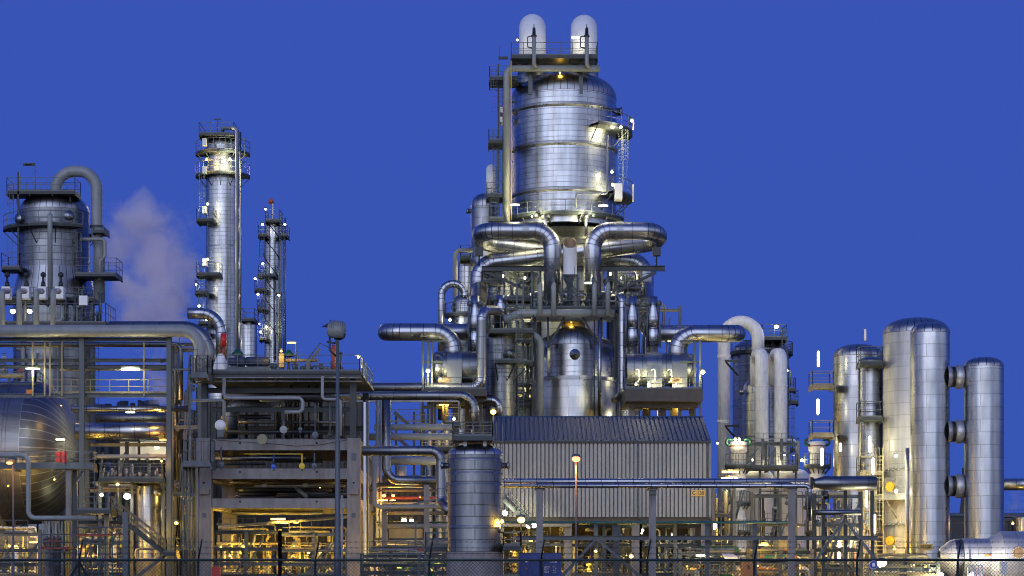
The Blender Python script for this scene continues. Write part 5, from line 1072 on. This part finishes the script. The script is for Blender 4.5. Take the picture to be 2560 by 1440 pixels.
# ------------------------------------------------------------------ thin columns further back
Y=325; o=vessel('tall_column','tall slender silver column crowned with lit ring walkways','column',557,Y,42,336,366,None,'tower','gore',bands=((440,1),(620,1)),seg=56)
ringplat(o,557,Y,42,68,386,170,370,h=1.7,step=2); ringplat(o,557,Y,42,68,441,170,370,h=1.7,step=2); rectplat(o,497,585,333,321,327,h=1.6,step=2)
for u in (515,578): mk('platform_leg',MB().beam(P(u,360,323),P(u,334,323),.25),'ysteel',o)
for u0,u1,v in ((491,533,547),(491,550,683),(487,515,728),(497,520,805),(497,520,830)): rectplat(o,u0,u1,v,319.5,324,h=1.6,step=1.5)
for u,a,b in ((505,447,530),(526,550,665),(505,690,720),(503,735,860),(515,735,860)): ladder(o,u,a,b,320.5,w=.8)
for v in (365,435,535,665): mk('white_box',MB().box(P(507,0,321).x,P(517,0,321).x,320.5,321.5,Z(v,321),Z(v-18,321)),'white',o)
solo('overhead_pipe','pale pipe hooking over the crown of the tall slender column and running down it','pipe',upipe(MB(),[(557,345,325),(557,320,322.5),(592,320,320.6),(592,890,320.6)],4.4,12,seg=12),['grey','grey'])
mk('side_pipe',MB().tube([P(601,900,322),P(601,330,322)],S(2.4,322),8),'mid',o); mk('guard_pole',MB().beam(P(543,333,322),P(543,299,322),.1).beam(P(535,298,322),P(552,298,322),.15).beam(P(612,386,322),P(612,348,322),.1).beam(P(606,347,322),P(616,347,322),.15),'steel',o)
lamp('lamp between the two ring walkways of the tall slender column, right',575,399,321.4,'W',7000,'bulk',sz=.8,dY=-.6); lamp('lamp between the two ring walkways of the tall slender column, left',517,399,321,'Y',1700,'bulk',sz=.8,dY=-.4)
for u,v,p,t in ((519,510,1500,'at its upper left balcony'),(519,648,1500,'at its middle left balcony'),(490,711,250,'on the short pole at its left, beside the steam'),(498,765,500,'above the silver curved pipe'),(516,800,400,'behind the silver curved pipe'),(515,846,250,'below the silver curved pipe')): lamp('lamp on the tall slender column, '+t,u,v,319.8,'W',p*2.6,'bulk',sz=.8 if p>400 else .6,dY=-.1)
solo('curved_pipe','silver ringed pipe curving down in front of the tall slender column','pipe',upipe(MB(),[(470,783,199),(553,783,199),(553,900,199)],14,52,seg=26,n=14),D)
o=vessel('small_column','short silver column with railed top behind the equipment deck','column',622,318,21,797,808,None,'tower','gore'); rectplat(o,604,637,797,315,320,h=1.5,step=1.6)
Y=335; o=vessel('thin_column','thin silver column with spiral strakes, topped by a windsock','column',681,Y,20,549,556,None,'tower','gore')
sb=MB()
for ph in (0,2.1,4.2):
    pts=[]; 
    for k in range(120): a=ph+k*.11; pts.append(P(681,0,Y)*1+Vector((0,0,0))); pts[-1]=Vector((P(681,0,Y).x+S(21,Y)*math.cos(a),Y+S(21,Y)*math.sin(a),Z(560+k*2.6,Y)))
    sb.tube(pts,.07,4,caps=False)
mk('spiral_strake',sb,'dsteel',o)
rectplat(o,663,700,549,331.5,336,h=1.5,step=1.5)
for u0,u1,v in ((645,668,586),(700,718,586),(645,690,686),(636,665,722),(642,655,770),(648,668,845)): rectplat(o,u0,u1,v,331.5,335,h=1.4,step=1.5)
for u,a,b in ((655,600,680),(650,690,840),(706,590,880),(668,690,880)): ladder(o,u,a,b,332,w=.8)
for u,v0 in ((701,535),(697,675),(709,560),(713,545),(689,672),(704,730)): mk('side_pipe',MB().tube([P(u,900,332.6),P(u,v0,332.6)],S(1.8,332),8),random.choice(('mid','lsteel','cream')),o)
o2=thing('windsock','pale red windsock on a pole over the thin column','windsock',681,333,549); mk('pole',MB().tube([P(682,549,333),P(682,500,333)],.1,6),'white',o2); mk('sock',MB().tube([P(683,501,333),P(678,503,333),P(673,508,332.6)],[.42,.4,.2],12),'rust',o2)
for u,v,p,t in ((664,523,250,'at its top left'),(656,561,250,'left of the two near the top'),(712,561,250,'right of the two near the top'),(657,659,300,'above the middle balcony'),(638,697,150,'at the far left of the balcony pair'),(645,736,120,'small one below the balcony pair'),(697,738,100,'small one on the right pipes'),(647,810,500,'upper of two near the deck'),(666,817,900,'wide one near the deck'),(651,830,300,'lower of two near the deck')): lamp('lamp on the thin straked column, '+t,u,v,331,'C' if u!=666 else 'W',p,'bulk',sz=.75,dY=-.1)
# ================================================================== pipes between the concrete frame and the foreground vessel
solo('bent_pipe','thick dull silver pipe turning down beside the foreground vessel','pipe',upipe(MB(),[(905,1127,172),(1103,1127,172),(1103,1258,172),(1128,1280,170)],12.6,28,seg=26,n=12),['dpipe','delbow'])
solo('bent_pipe','thick silver pipe dropping and turning right under the dull bent pipe','pipe',upipe(MB(),[(966,1000,186),(966,1201,186),(1110,1201,186)],11.5,34,seg=24,n=12),['dpipe','delbow'])
solo('bent_pipe','thin grey pipe curving along the bottom of the bent pipes','pipe',upipe(MB(),[(936,1130,182),(936,1267,182),(1110,1267,182)],5.2,16,seg=16),['grey','grey'])
solo('level_pipe','white grey level pipe with an orange lit underside','pipe',upipe(MB(),[(960,1152,196),(1100,1152,196)],10.5,seg=22),['cream','cream'])
o=thing('pipe_rack','orange lit pipe rack with many level pipes behind the bent pipes','pipe rack',1030,196)
for u,r in ((918,5),(943,4),(952,3.5),(1005,11)): mk('upright_pipe',MB().tube([(P(u,0,190).x,190,0 if u<960 else Z(1205,190)),P(u,1000 if u<960 else 1165,190)],S(r,190),12),'cream' if u<960 else 'grey',o)
for v,r,y,m_ in ((1068,8,200,'cream'),(1092,9,198,'cream'),(1213,6,187,'dpipe'),(1226,4,190,'conc2'),(1245,4,192,'rust'),(1258,3,192,'cream'),(1283,5,191,'conc2'),(1306,2,186,'green'),(1315,6,186,'cream'),(1348,3,185,'lsteel'),(1357,5,187,'cream'),(1367,3,184,'lsteel'),(1375,5,186,'rust'),(1381,3,184,'galv')):
    mk('level_pipe',MB().tube([P(920+(v%7)*4,v,y),P(1130,v,y)],S(r,y),14),m_,o)
for u in (962,1067): mk('post',MB().box(P(u-7,0,184.5).x,P(u+6,0,184.5).x,184,184.8,0,Z(1212 if u>1000 else 1272,184)),'conc',o)
mk('post',MB().beam((P(1039,0,184).x,184,0),P(1039,1306,184),.16),'lsteel',o); mk('brace',MB().beam(P(958,1278,183.5),P(1098,1246,183.5),.16),'lsteel',o)
for u,v,w_ in ((957,1240,.5),(982,1240,.5),(958,1252,.45),(982,1252,.3)): pass
for u,v,p,k,z_,t in ((960,1239,600,'O',.7,'upper left'),(983,1239,600,'O',.6,'upper right'),(957,1251,300,'Y',.5,'lower left'),(982,1251,300,'Y',.3,'lower right'),(1010,1302,1100,'W',.9,'bright pair, left'),(1029,1302,600,'W',.7,'bright pair, right'),(1050,1243,250,'O',.2,'small one by the concrete post'),(960,1393,900,'W',1.0,'low one near the fence'),(952,1388,300,'Y',.4,'low one at its left'),(982,1386,200,'Y',.35,'small low one'),(1004,1387,200,'Y',.3,'second small low one')): lamp('lamp in the orange lit rack, '+t,u,v,188.5,k,p,'bulk' if v!=1251 else 'tube',sz=z_,dY=-.1)
o=thing('lit_cabin_wall','pale yellow lit cabin wall under the orange lit rack','cabin',1010,200); mk('wall',MB().box(P(972,0,200).x,P(1052,0,200).x,200,204,0,Z(1322,200)),'ysteel',o)  # plain wall, its yellow glow put into the colour
o=thing('side_platform','small railed platform left of the foreground vessel','platform',1092,160); rectplat(o,1062,1121,1367,158.5,162,h=1.05,step=.9)
for u in (1064,1118): mk('leg',MB().beam((P(u,0,159).x,159,0),P(u,1370,159),.16),'lsteel',o)
o=thing('conduit_ladder','tall pale conduit with a slim ladder at the right of the concrete frame','conduit',913,178)
mk('conduit',MB().tube([(P(912,0,178).x,178,0),P(912,1005,178)],.11,8),'white',o); mk('conduit',MB().tube([(P(919,0,178).x,178,0),P(919,1005,178)],.07,8),'lsteel',o)
for k in range(20): mk('rung',MB().beam(P(905,1110+k*17,178),P(920,1110+k*17,178),.06),'lsteel',o) if k%2 else None
solo('conduit','slim pale conduit pole standing right of the lamp mast','conduit',MB().tube([(P(855,0,176).x,176,0),P(855,1238,176)],.09,8),'cream')
o=thing('stair_tower','steel stairs crossing the sky gap left of the tower','stair',1020,214)
for a in ((985,1030,1085,1115),(968,1075,1050,1140)):
    for y in (213,214.2): mk('stringer',MB().beam(P(a[0],a[1],y),P(a[2],a[3],y),.14,.3),'steel',o)
rb=MB(); rail(rb,[P(970,1055,213),P(1050,1055,213)],1.2,1.2); rail(rb,[P(1040,1062,213),P(1075,1062,213)],1.0,1); mk('railing',rb,'lsteel',o)
for u in (990,1035,1060,1088): mk('post',MB().beam((P(u,0,214).x,214,0),P(u,1030 if u<1080 else 1000,214),.2),'steel',o)
rectplat(o,1110,1150,1055,205,208,h=1.6,rmat='ysteel'); rectplat(o,1050,1135,1118,204,210,h=1.6,rmat='ysteel')
for u,r,vt in ((1075,10,1075),(1098,13,1085),(1118,16,1070)): vessel('small_vessel','small lit vessel under the stair tower, '+{1075:'slimmest',1098:'middle',1118:'widest'}[u]+' one','vessel',u,212,r,vt,vt+8,None,'mid','gore')
lamp('lamp under the stair tower beside the small vessels',1105,1065,208,'Y',700,'bulk',sz=.6); lamp('lamp on the small railing right of the stair tower',1135,1048,206,'W',500,'bulk',sz=.5)

# ================================================================== lit process racks that fill the ground level
random.seed(21)
def rack(label,u0,u1,vt,Y0,Y1,np=22,nl=10,kind='Y',power=500,nlamp=3,mats=('cream','ysteel','galv','white','dpipe','lsteel'),wall=None,lname='',cat='pipe rack',v_lo=1440,vess=2,group=None):
    o=thing('pipe_rack',label,cat,(u0+u1)/2,(Y0+Y1)/2); w_=u1-u0; n=max(1,int(w_/70))
    for k in range(n+1):
        u=u0+w_*k/n
        for y in (Y0,Y1): mk('column',MB().ibeam((P(u,0,y).x,y,0),P(u,vt-R()*6,y),.3,.3),random.choice(('lsteel','steel','conc')),o)
    lv=[vt+6+(1452-vt)*f for f in (0,.33,.62,.85)]
    for v in lv:
        mk('beam',MB().ibeam(P(u0,v,Y0),P(u1,v,Y0),.2,.3),random.choice(('lsteel','steel','ysteel')),o)
        if R()<.7:
            rb=MB(); a=u0+R()*w_*.4; rail(rb,[P(a,v-3,Y0-.3),P(a+w_*(.3+R()*.3),v-3,Y0-.3)],1.1,1.0,r=.035); mk('railing',rb,random.choice(('lsteel','ysteel')),o)
    for k in range(nl):
        v=random.choice(lv)-4-R()*16; y=Y0+(Y1-Y0)*R(); a=u0+R()*w_*.35; b=u1-R()*w_*.35; r=1.3+R()*R()*5
        mk('level_pipe',upipe(MB(),[(a,v,y),(b,v,y),(b,min(1448,v+20+R()*60),y)],r,r*3,seg=10,n=5),[random.choice(mats)]*2,o)
    for k in range(int(np*.8)):
        u=u0+R()*w_; y=Y0+(Y1-Y0)*R(); r=1.4+R()*R()*8.5; v=vt+R()*(1425-vt); x=P(u,0,y).x
        if R()<.4: mk('upright_pipe',upipe(MB(),[(u,1452,y),(u,v,y),(u+random.choice((-1,1))*(8+R()*20),v,y)],r,r*3,seg=10,n=5),[random.choice(mats)]*2,o)
        else: mk('upright_pipe',MB().tube([(x,y,0),P(u,v,y)],S(r,y),10),random.choice(mats),o)
    vmat=random.choice(('galv','lsteel','ysteel'))
    for k in range(int(np*.45)):
        vb=MB(); p=P(u0+R()*w_,vt+20+R()*(1436-vt-20),Y0-.2+R()*2)
        vb.tube([p,p+Vector((0,0,.5))],.05,5); vb.lathe([(.16,0),(.2,.03),(.16,.06)],Matrix.Translation(p+Vector((0,0,.5))),8); vb.ball(p,.16+R()*.1,6)
        if R()<.3: vb.box(p.x-.2,p.x+.2,p.y-.1,p.y+.1,p.z-.25,p.z+.25)
        mk('valve',vb,vmat,o)
    for k in range(2):
        a=u0+R()*w_*.5; mk('brace',MB().beam(P(a,1448,Y0+.1),P(a+40+R()*30,vt+25,Y0+.1),.16),'lsteel',o)
    for k in range(vess):
        u=u0+R()*w_; r=5+R()*8; y=Y1-.5; v=vt+20+R()*50; c=P(u,v,y); mk('pot',MB().lathe([(S(r,y),0),(S(r,y),c.z-S(r,y)*.5)]+[(x,c.z-S(r,y)*.5+z) for x,z in dome(S(r,y),S(r,y)*.5,6)],Matrix.Translation((c.x,y,0)),24),random.choice(('mid','ysteel','cream')),o)
    if wall: mk('back_wall',MB().box(P(u0,0,Y1+1).x,P(u1,0,Y1+1).x,Y1+1,Y1+1.3,0,Z(vt+10,Y1)),wall,o)  # added backing wall, dark where the bay lies in shade
    for k in range(nlamp):  # lamps scattered at random, added to light the rack
        u=u0+w_*(k+.5+R()*.4-.2)/nlamp; v=vt+25+R()*(1415-vt-25)
        lamp('added lamp glowing %s, %s'%(lname,('left one','right one') [k] if nlamp==2 else (['only one'] if nlamp==1 else ['leftmost','second from the left','third from the left','fourth from the left','fifth from the left','rightmost'])[k] if nlamp!=3 else ('left one','middle one','right one')[k]),u,v,Y0+.6+R()*2,kind if R()<.9 else 'W',power*.85*(.7+R()*.6),random.choice(('bulk','bulk','tube')),sz=.2+R()*.3,dY=-.3)
    return o
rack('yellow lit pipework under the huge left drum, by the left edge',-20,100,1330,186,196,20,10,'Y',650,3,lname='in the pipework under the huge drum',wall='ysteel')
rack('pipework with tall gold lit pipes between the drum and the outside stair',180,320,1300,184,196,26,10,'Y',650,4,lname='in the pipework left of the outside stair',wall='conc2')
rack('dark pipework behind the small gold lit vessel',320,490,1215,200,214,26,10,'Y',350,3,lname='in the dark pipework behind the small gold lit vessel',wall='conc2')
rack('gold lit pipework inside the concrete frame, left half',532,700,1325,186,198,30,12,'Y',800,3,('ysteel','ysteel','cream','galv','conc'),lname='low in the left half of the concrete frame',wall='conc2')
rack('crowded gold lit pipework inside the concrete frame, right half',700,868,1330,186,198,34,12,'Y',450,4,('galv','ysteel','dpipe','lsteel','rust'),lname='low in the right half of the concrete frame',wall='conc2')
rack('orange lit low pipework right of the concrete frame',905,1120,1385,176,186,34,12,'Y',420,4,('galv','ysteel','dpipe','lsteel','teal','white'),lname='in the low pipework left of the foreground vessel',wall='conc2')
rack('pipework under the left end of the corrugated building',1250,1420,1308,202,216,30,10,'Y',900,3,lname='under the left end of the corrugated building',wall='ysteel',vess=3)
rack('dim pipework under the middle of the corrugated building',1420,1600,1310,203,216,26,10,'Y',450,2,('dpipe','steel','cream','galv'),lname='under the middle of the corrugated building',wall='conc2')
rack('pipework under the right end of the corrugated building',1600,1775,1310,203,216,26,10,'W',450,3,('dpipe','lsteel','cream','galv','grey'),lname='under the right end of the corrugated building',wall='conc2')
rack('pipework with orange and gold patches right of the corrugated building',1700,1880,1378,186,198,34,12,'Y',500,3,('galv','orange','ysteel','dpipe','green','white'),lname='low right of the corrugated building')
rack('tall crowded pipework around the left slim white tank',1783,1835,1200,215,222,20,8,'Y',900,2,('ysteel','cream','galv'),lname='in the crowded pipework by the left slim white tank')
rack('pipework between the two slim white tanks',1880,2020,1235,228,240,26,10,'Y',350,3,('steel','cream','galv','lsteel'),lname='between the two slim white tanks')
rack('low pipework in front of the slim white tanks',1870,2030,1375,184,196,30,12,'Y',800,3,('galv','ysteel','dpipe','teal','white','orange'),lname='low in front of the slim white tanks',wall='ysteel')
rack('tall amber lit pipework below the wide left column',2035,2152,1235,206-20,198,34,12,'Y',700,5,('ysteel','ysteel','cream','galv','orange','steel'),lname='in the amber lit pipework by the tall columns',vess=0)
rack('low crowded pipework at the foot of the tall columns',2180,2345,1400,180,190,34,10,'Y',900,3,('ysteel','galv','dblue','lsteel','white'),lname='low at the foot of the tall columns')
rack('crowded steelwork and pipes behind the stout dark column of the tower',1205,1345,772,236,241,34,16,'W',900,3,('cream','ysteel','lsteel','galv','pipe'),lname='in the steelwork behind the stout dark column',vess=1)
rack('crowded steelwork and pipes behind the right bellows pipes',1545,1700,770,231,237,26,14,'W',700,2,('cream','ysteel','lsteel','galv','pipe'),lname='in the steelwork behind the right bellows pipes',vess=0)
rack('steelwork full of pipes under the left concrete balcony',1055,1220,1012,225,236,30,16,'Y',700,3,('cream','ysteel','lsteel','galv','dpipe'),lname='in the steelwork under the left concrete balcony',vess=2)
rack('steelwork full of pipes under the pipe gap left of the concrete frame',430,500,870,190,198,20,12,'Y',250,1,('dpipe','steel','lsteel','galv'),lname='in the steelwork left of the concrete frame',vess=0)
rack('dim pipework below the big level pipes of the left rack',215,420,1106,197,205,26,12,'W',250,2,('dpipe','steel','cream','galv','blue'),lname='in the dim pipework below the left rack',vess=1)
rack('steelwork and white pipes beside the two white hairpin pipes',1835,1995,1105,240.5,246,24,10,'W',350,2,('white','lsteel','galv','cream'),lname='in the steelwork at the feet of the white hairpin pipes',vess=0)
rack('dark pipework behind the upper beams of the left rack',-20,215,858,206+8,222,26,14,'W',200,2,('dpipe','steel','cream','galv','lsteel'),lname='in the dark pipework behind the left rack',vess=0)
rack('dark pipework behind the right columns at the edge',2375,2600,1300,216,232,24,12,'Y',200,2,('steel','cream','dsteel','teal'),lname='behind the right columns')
lamp('white lamp on a post above the green barrier, right of the middle',1752,1389,182,'W',350,'tube',1440,0,sz=.45); lamp('white lamp on the concrete post behind the fence, right of the middle',1767,1377,182,'W',350,'bulk',1440,0,sz=.6); lamp('white lamp on a gold lit concrete post left of the thick support',1578,1391,184,'Y',600,'bulk',1440,0,sz=.7)
lamp('white lamp hanging between the two diagonal braces',1489,1378,180,'Y',150,'bulk',sz=.5); lamp('white lamp hanging before the gold lit panel near the thick concrete post',1909,1363,182,'Y',900,'tube',sz=.45)
for u,v,t in ((1586,1333,'left'),(1602,1333,'middle'),(1606,1326,'right and higher')): lamp('small white lamp under the building near the thick post, '+t+' one',u,v,203,'W',120,'bulk',sz=.6)
solo('gold_panel_tank','square yellow lit tank left of the third concrete post','tank',MB().box(P(1945,0,190).x,P(1968,0,190).x,190,193,0,Z(1352,190)).box(P(1943,0,190).x,P(1970,0,190).x,189.9,193.1,Z(1354,190)+.0,Z(1351,190)+.05),'ysteel')
o=thing('lean_to_roof','small pale blue sloping roof above the low pipework','roof',1826,184,1400); b=MB(); p0=P(1812,1394,183); p1=P(1845,1394,183); z1=Z(1383,183)
b.v=[Vector((p0.x,183,p0.z-.1)),Vector((p1.x,183,p0.z-.1)),Vector((p1.x-.2,186,z1)),Vector((p0.x,186,z1)),Vector((p0.x,183,p0.z)),Vector((p1.x,183,p0.z)),Vector((p1.x-.2,186,z1+.1)),Vector((p0.x,186,z1+.1))]
for f in ((3,2,1,0),(4,5,6,7),(0,1,5,4),(1,2,6,5),(2,3,7,6),(3,0,4,7)): b.face(f)
mk('sheet',b,'white',o)
for x in (p0.x+.1,p1.x-.3): mk('post',MB().beam((x,183.2,0),(x,183.2,p0.z-.05),.1),'lsteel',o)
o=thing('equipment_cabinet','orange brown cabinet with a small green tag behind the fence','cabinet',1870,176); mk('body',MB().box(P(1857,0,176).x,P(1884,0,176).x,176,177.2,0,Z(1405,176)),'orange',o); mk('tag',MB().box(P(1869,0,176).x,P(1874,0,176).x,175.95,176,Z(1422,176),Z(1413,176)),'green',o)
solo('red_cabinet','small red cabinet behind the fence at the foot of the concrete frame','cabinet',MB().box(P(529,0,176).x,P(549,0,176).x,176,176.8,Z(1445,176)-1,Z(1417,176)).beam((P(533,0,176).x,176.4,0),P(533,1440,176.4),.08).beam((P(545,0,176).x,176.4,0),P(545,1440,176.4),.08),'red')
solo('blue_cabinet','dark blue control cabinet under the middle of the corrugated building','cabinet',MB().box(P(1531,0,201).x,P(1552,0,201).x,201,202,Z(1342,201),Z(1313,201)).box(P(1534,0,201).x,P(1549,0,201).x,201.2,201.8,0,Z(1342,201)),'dblue')
# scaffolding at the left
o=thing('scaffold','grey tube scaffold with red brown boards, left of the blue post','scaffold',240,174)
for u in range(196,320,17):
    for y in (173,175): mk('standard',MB().tube([(P(u,0,y).x,y,0),P(u,1318+(u%3)*6,y)],.05,6),'teal' if u%2 else 'lsteel',o)
for v in (1318,1336,1360,1385,1412): mk('ledger',MB().tube([P(192,v,172.9),P(318,v,172.9)],.05,6),'lsteel' if v!=1336 else 'rust',o)
mk('board',MB().box(P(190,0,173).x,P(268,0,173).x,172.8,175,Z(1340,173),Z(1338,173)),'rust',o)
for a in ((210,1440,270,1385),(250,1440,262,1340)): mk('brace',MB().tube([P(a[0],a[1],172.8),P(a[2],a[3],172.8)],.045,6),'lsteel',o)

# ================================================================== dark backings added for the shade in the gaps
for u0,u1,vt,Y,t,m_ in ((498,905,1004,234,'added dark backing closing the view through the concrete frame','dsteel'),(215,500,1150,226,'added dark backing behind the small gold lit vessel','dsteel'),(925,1125,1196,232,'added brown backing behind the orange lit rack','conc2'),(1232,1790,1288,226,'added dark backing behind the open bay of the corrugated building','conc2'),(1780,2100,1300,246,'added low dark backing behind the slim white tanks','dsteel')):
    o=thing('dark_backing',t,'hall',(u0+u1)/2,Y); x0=P(u0,0,Y).x; x1=P(u1,0,Y).x; mk('wall',corr(MB(),Vector((x0,Y,0)),Vector((1,0,0)),int((x1-x0)/.6),Z(vt,Y),Vector((0,0,1)),(x1-x0)/int((x1-x0)/.6),.1,Vector((0,-1,0))).box(x0,x1,Y+.1,Y+9,0,Z(vt,Y)-.05),m_,o)
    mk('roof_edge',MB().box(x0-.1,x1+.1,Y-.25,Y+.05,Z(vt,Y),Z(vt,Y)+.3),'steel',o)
# ================================================================== far distance
random.seed(3)
for k,(u,h,wd) in enumerate(((252,1004,3),(276,1000,2),(291,997,4),(320,1004,2),(338,1001,6),(296,1008,14),(385,1000,3),(402,1003,10),(228,1005,8))):
    pass
o=thing('cooling_tower','grey tapering cooling tower far off between the two right columns','cooling tower',2425,900); q=S(1,900)
mk('shell',MB().lathe([(48*q,0),(36*q,Z(1310,900)),(28*q,Z(1240,900)),(26*q,Z(1190,900)),(27*q,Z(1170,900))],T_(2432,900),48),'conc2',o)
for u0,u1,vt,t in ((2376,2560,1292,'long low dark plant building far off at the right'),(-40,480,1180,'long dark plant hall far behind the left pipe rack'),(940,1240,1230,'dark plant hall far behind the middle pipes')):
    Y=600; o=thing('plant_hall',t,'hall',(u0+u1)/2,Y); mk('wall',MB().box(P(u0,0,Y).x,P(u1,0,Y).x,Y,Y+20,0,Z(vt,Y)),'dsteel',o); mk('roof_pipe',MB().tube([P(u0,vt-4,Y),P(u1,vt-4,Y)],.6,8),'lsteel',o)
o=thing('distant_plant','low dark refinery skyline seen through the left pipe rack','skyline',330,700); 
for k in range(26):
    u=215+R()*230; vt=1000+R()*18; Y=700+R()*60; mk('chimney',MB().tube([(P(u,0,Y).x,Y,0),P(u,vt,Y)],[1.2+R(),.5+R()*1.2],8),'dsteel',o)
mk('hall',MB().box(P(200,0,760).x,P(470,0,760).x,760,780,0,Z(1018,760)),'dsteel',o)
vessel('storage_vessel','gold lit squat vessel at the right edge behind the level duct','vessel',2556,214,20,1288,1294,None,'bright','gore')
lamp('amber lamp beside the squat vessel at the right edge',2532,1309,210,'Y',300,'bulk',sz=.5)

# ================================================================== steam
def steam(name,label,u,v0,v1,Y,wpx,shape,dens,seed):
    c=P(u,v0,Y); H_=S(v0-v1,Y); w_=S(wpx,Y); mb=MB().box(c.x-w_/2,c.x+w_/2,Y-w_*.4,Y+w_*.4,c.z,c.z+H_)
    m=bpy.data.materials.new(name); m.use_nodes=True; nt=m.node_tree; N=nt.nodes; L=nt.links; N.remove(N['Principled BSDF'])
    pv=N.new('ShaderNodeVolumePrincipled'); pv.inputs['Color'].default_value=(1,.95,.985,1); pv.inputs['Anisotropy'].default_value=.1; L.new(pv.outputs[0],N['Material Output'].inputs['Volume'])
    tc=N.new('ShaderNodeTexCoord'); sp=N.new('ShaderNodeSeparateXYZ'); L.new(tc.outputs['Object'],sp.inputs[0])
    def ma(op,a,b=None,c=None):
        n=N.new('ShaderNodeMath'); n.operation=op
        for i,x in enumerate((a,b,c)):
            if x is None: continue
            if isinstance(x,(int,float)): n.inputs[i].default_value=x
            else: L.new(x,n.inputs[i])
        return n.outputs[0]
    h=ma('DIVIDE',sp.outputs[2],H_)
    def curve(idx):
        n=N.new('ShaderNodeValToRGB'); L.new(h,n.inputs[0]); cr=n.color_ramp; cr.interpolation='EASE'
        while len(cr.elements)<len(shape): cr.elements.new(.5)
        for e,s in zip(cr.elements,shape): e.position=s[0]; e.color=(s[idx],)*3+(1,)
        return ma('MULTIPLY',n.outputs[0],w_)
    cx=curve(1); rd=curve(2)
    dx=ma('SUBTRACT',ma('ADD',sp.outputs[0],w_/2),cx)
    d=ma('DIVIDE',ma('SQRT',ma('ADD',ma('MULTIPLY',dx,dx),ma('MULTIPLY',sp.outputs[1],sp.outputs[1]))),rd)
    mp=N.new('ShaderNodeMapping'); mp.inputs['Location'].default_value=(seed,seed*2,seed*3); L.new(tc.outputs['Object'],mp.inputs[0])
    nz=N.new('ShaderNodeTexNoise'); nz.inputs['Scale'].default_value=3.2/w_; nz.inputs['Detail'].default_value=7; nz.inputs['Roughness'].default_value=.58; nz.inputs['Distortion'].default_value=.35; L.new(mp.outputs[0],nz.inputs['Vector'])
    f=ma('ADD',ma('SUBTRACT',1.0,d),ma('MULTIPLY',ma('SUBTRACT',nz.outputs['Fac'],.53),5.2))
    mr=N.new('ShaderNodeMapRange'); mr.interpolation_type='SMOOTHSTEP'; mr.inputs['From Min'].default_value=0; mr.inputs['From Max'].default_value=1.9; mr.inputs['To Max'].default_value=dens; L.new(f,mr.inputs['Value']); L.new(mr.outputs[0],pv.inputs['Density'])
    o=mk(name,mb,[m]); tag(o,label,'steam',None,'stuff'); return o
steam('steam','pinkish steam cloud drifting up beside the tall slender column',395,1010,465,430,330,((0,.48,.13),(.18,.46,.18),(.36,.50,.36),(.56,.52,.42),(.75,.42,.40),(.90,.40,.30),(1,.40,.06)),0.72,3.3)
steam('steam','small yellowish steam wisp at the right edge behind the squat vessel',2545,1350,1200,240,90,((0,.5,.2),(.5,.45,.4),(1,.5,.15)),.5,9.1)
for o in list(bpy.data.objects):
    if o.type=='MESH' and o.parent is None and 'kind' not in o and 'category' not in o: print('untagged',o.name)
print('objects',len(bpy.data.objects),'lights',len(bpy.data.lights))
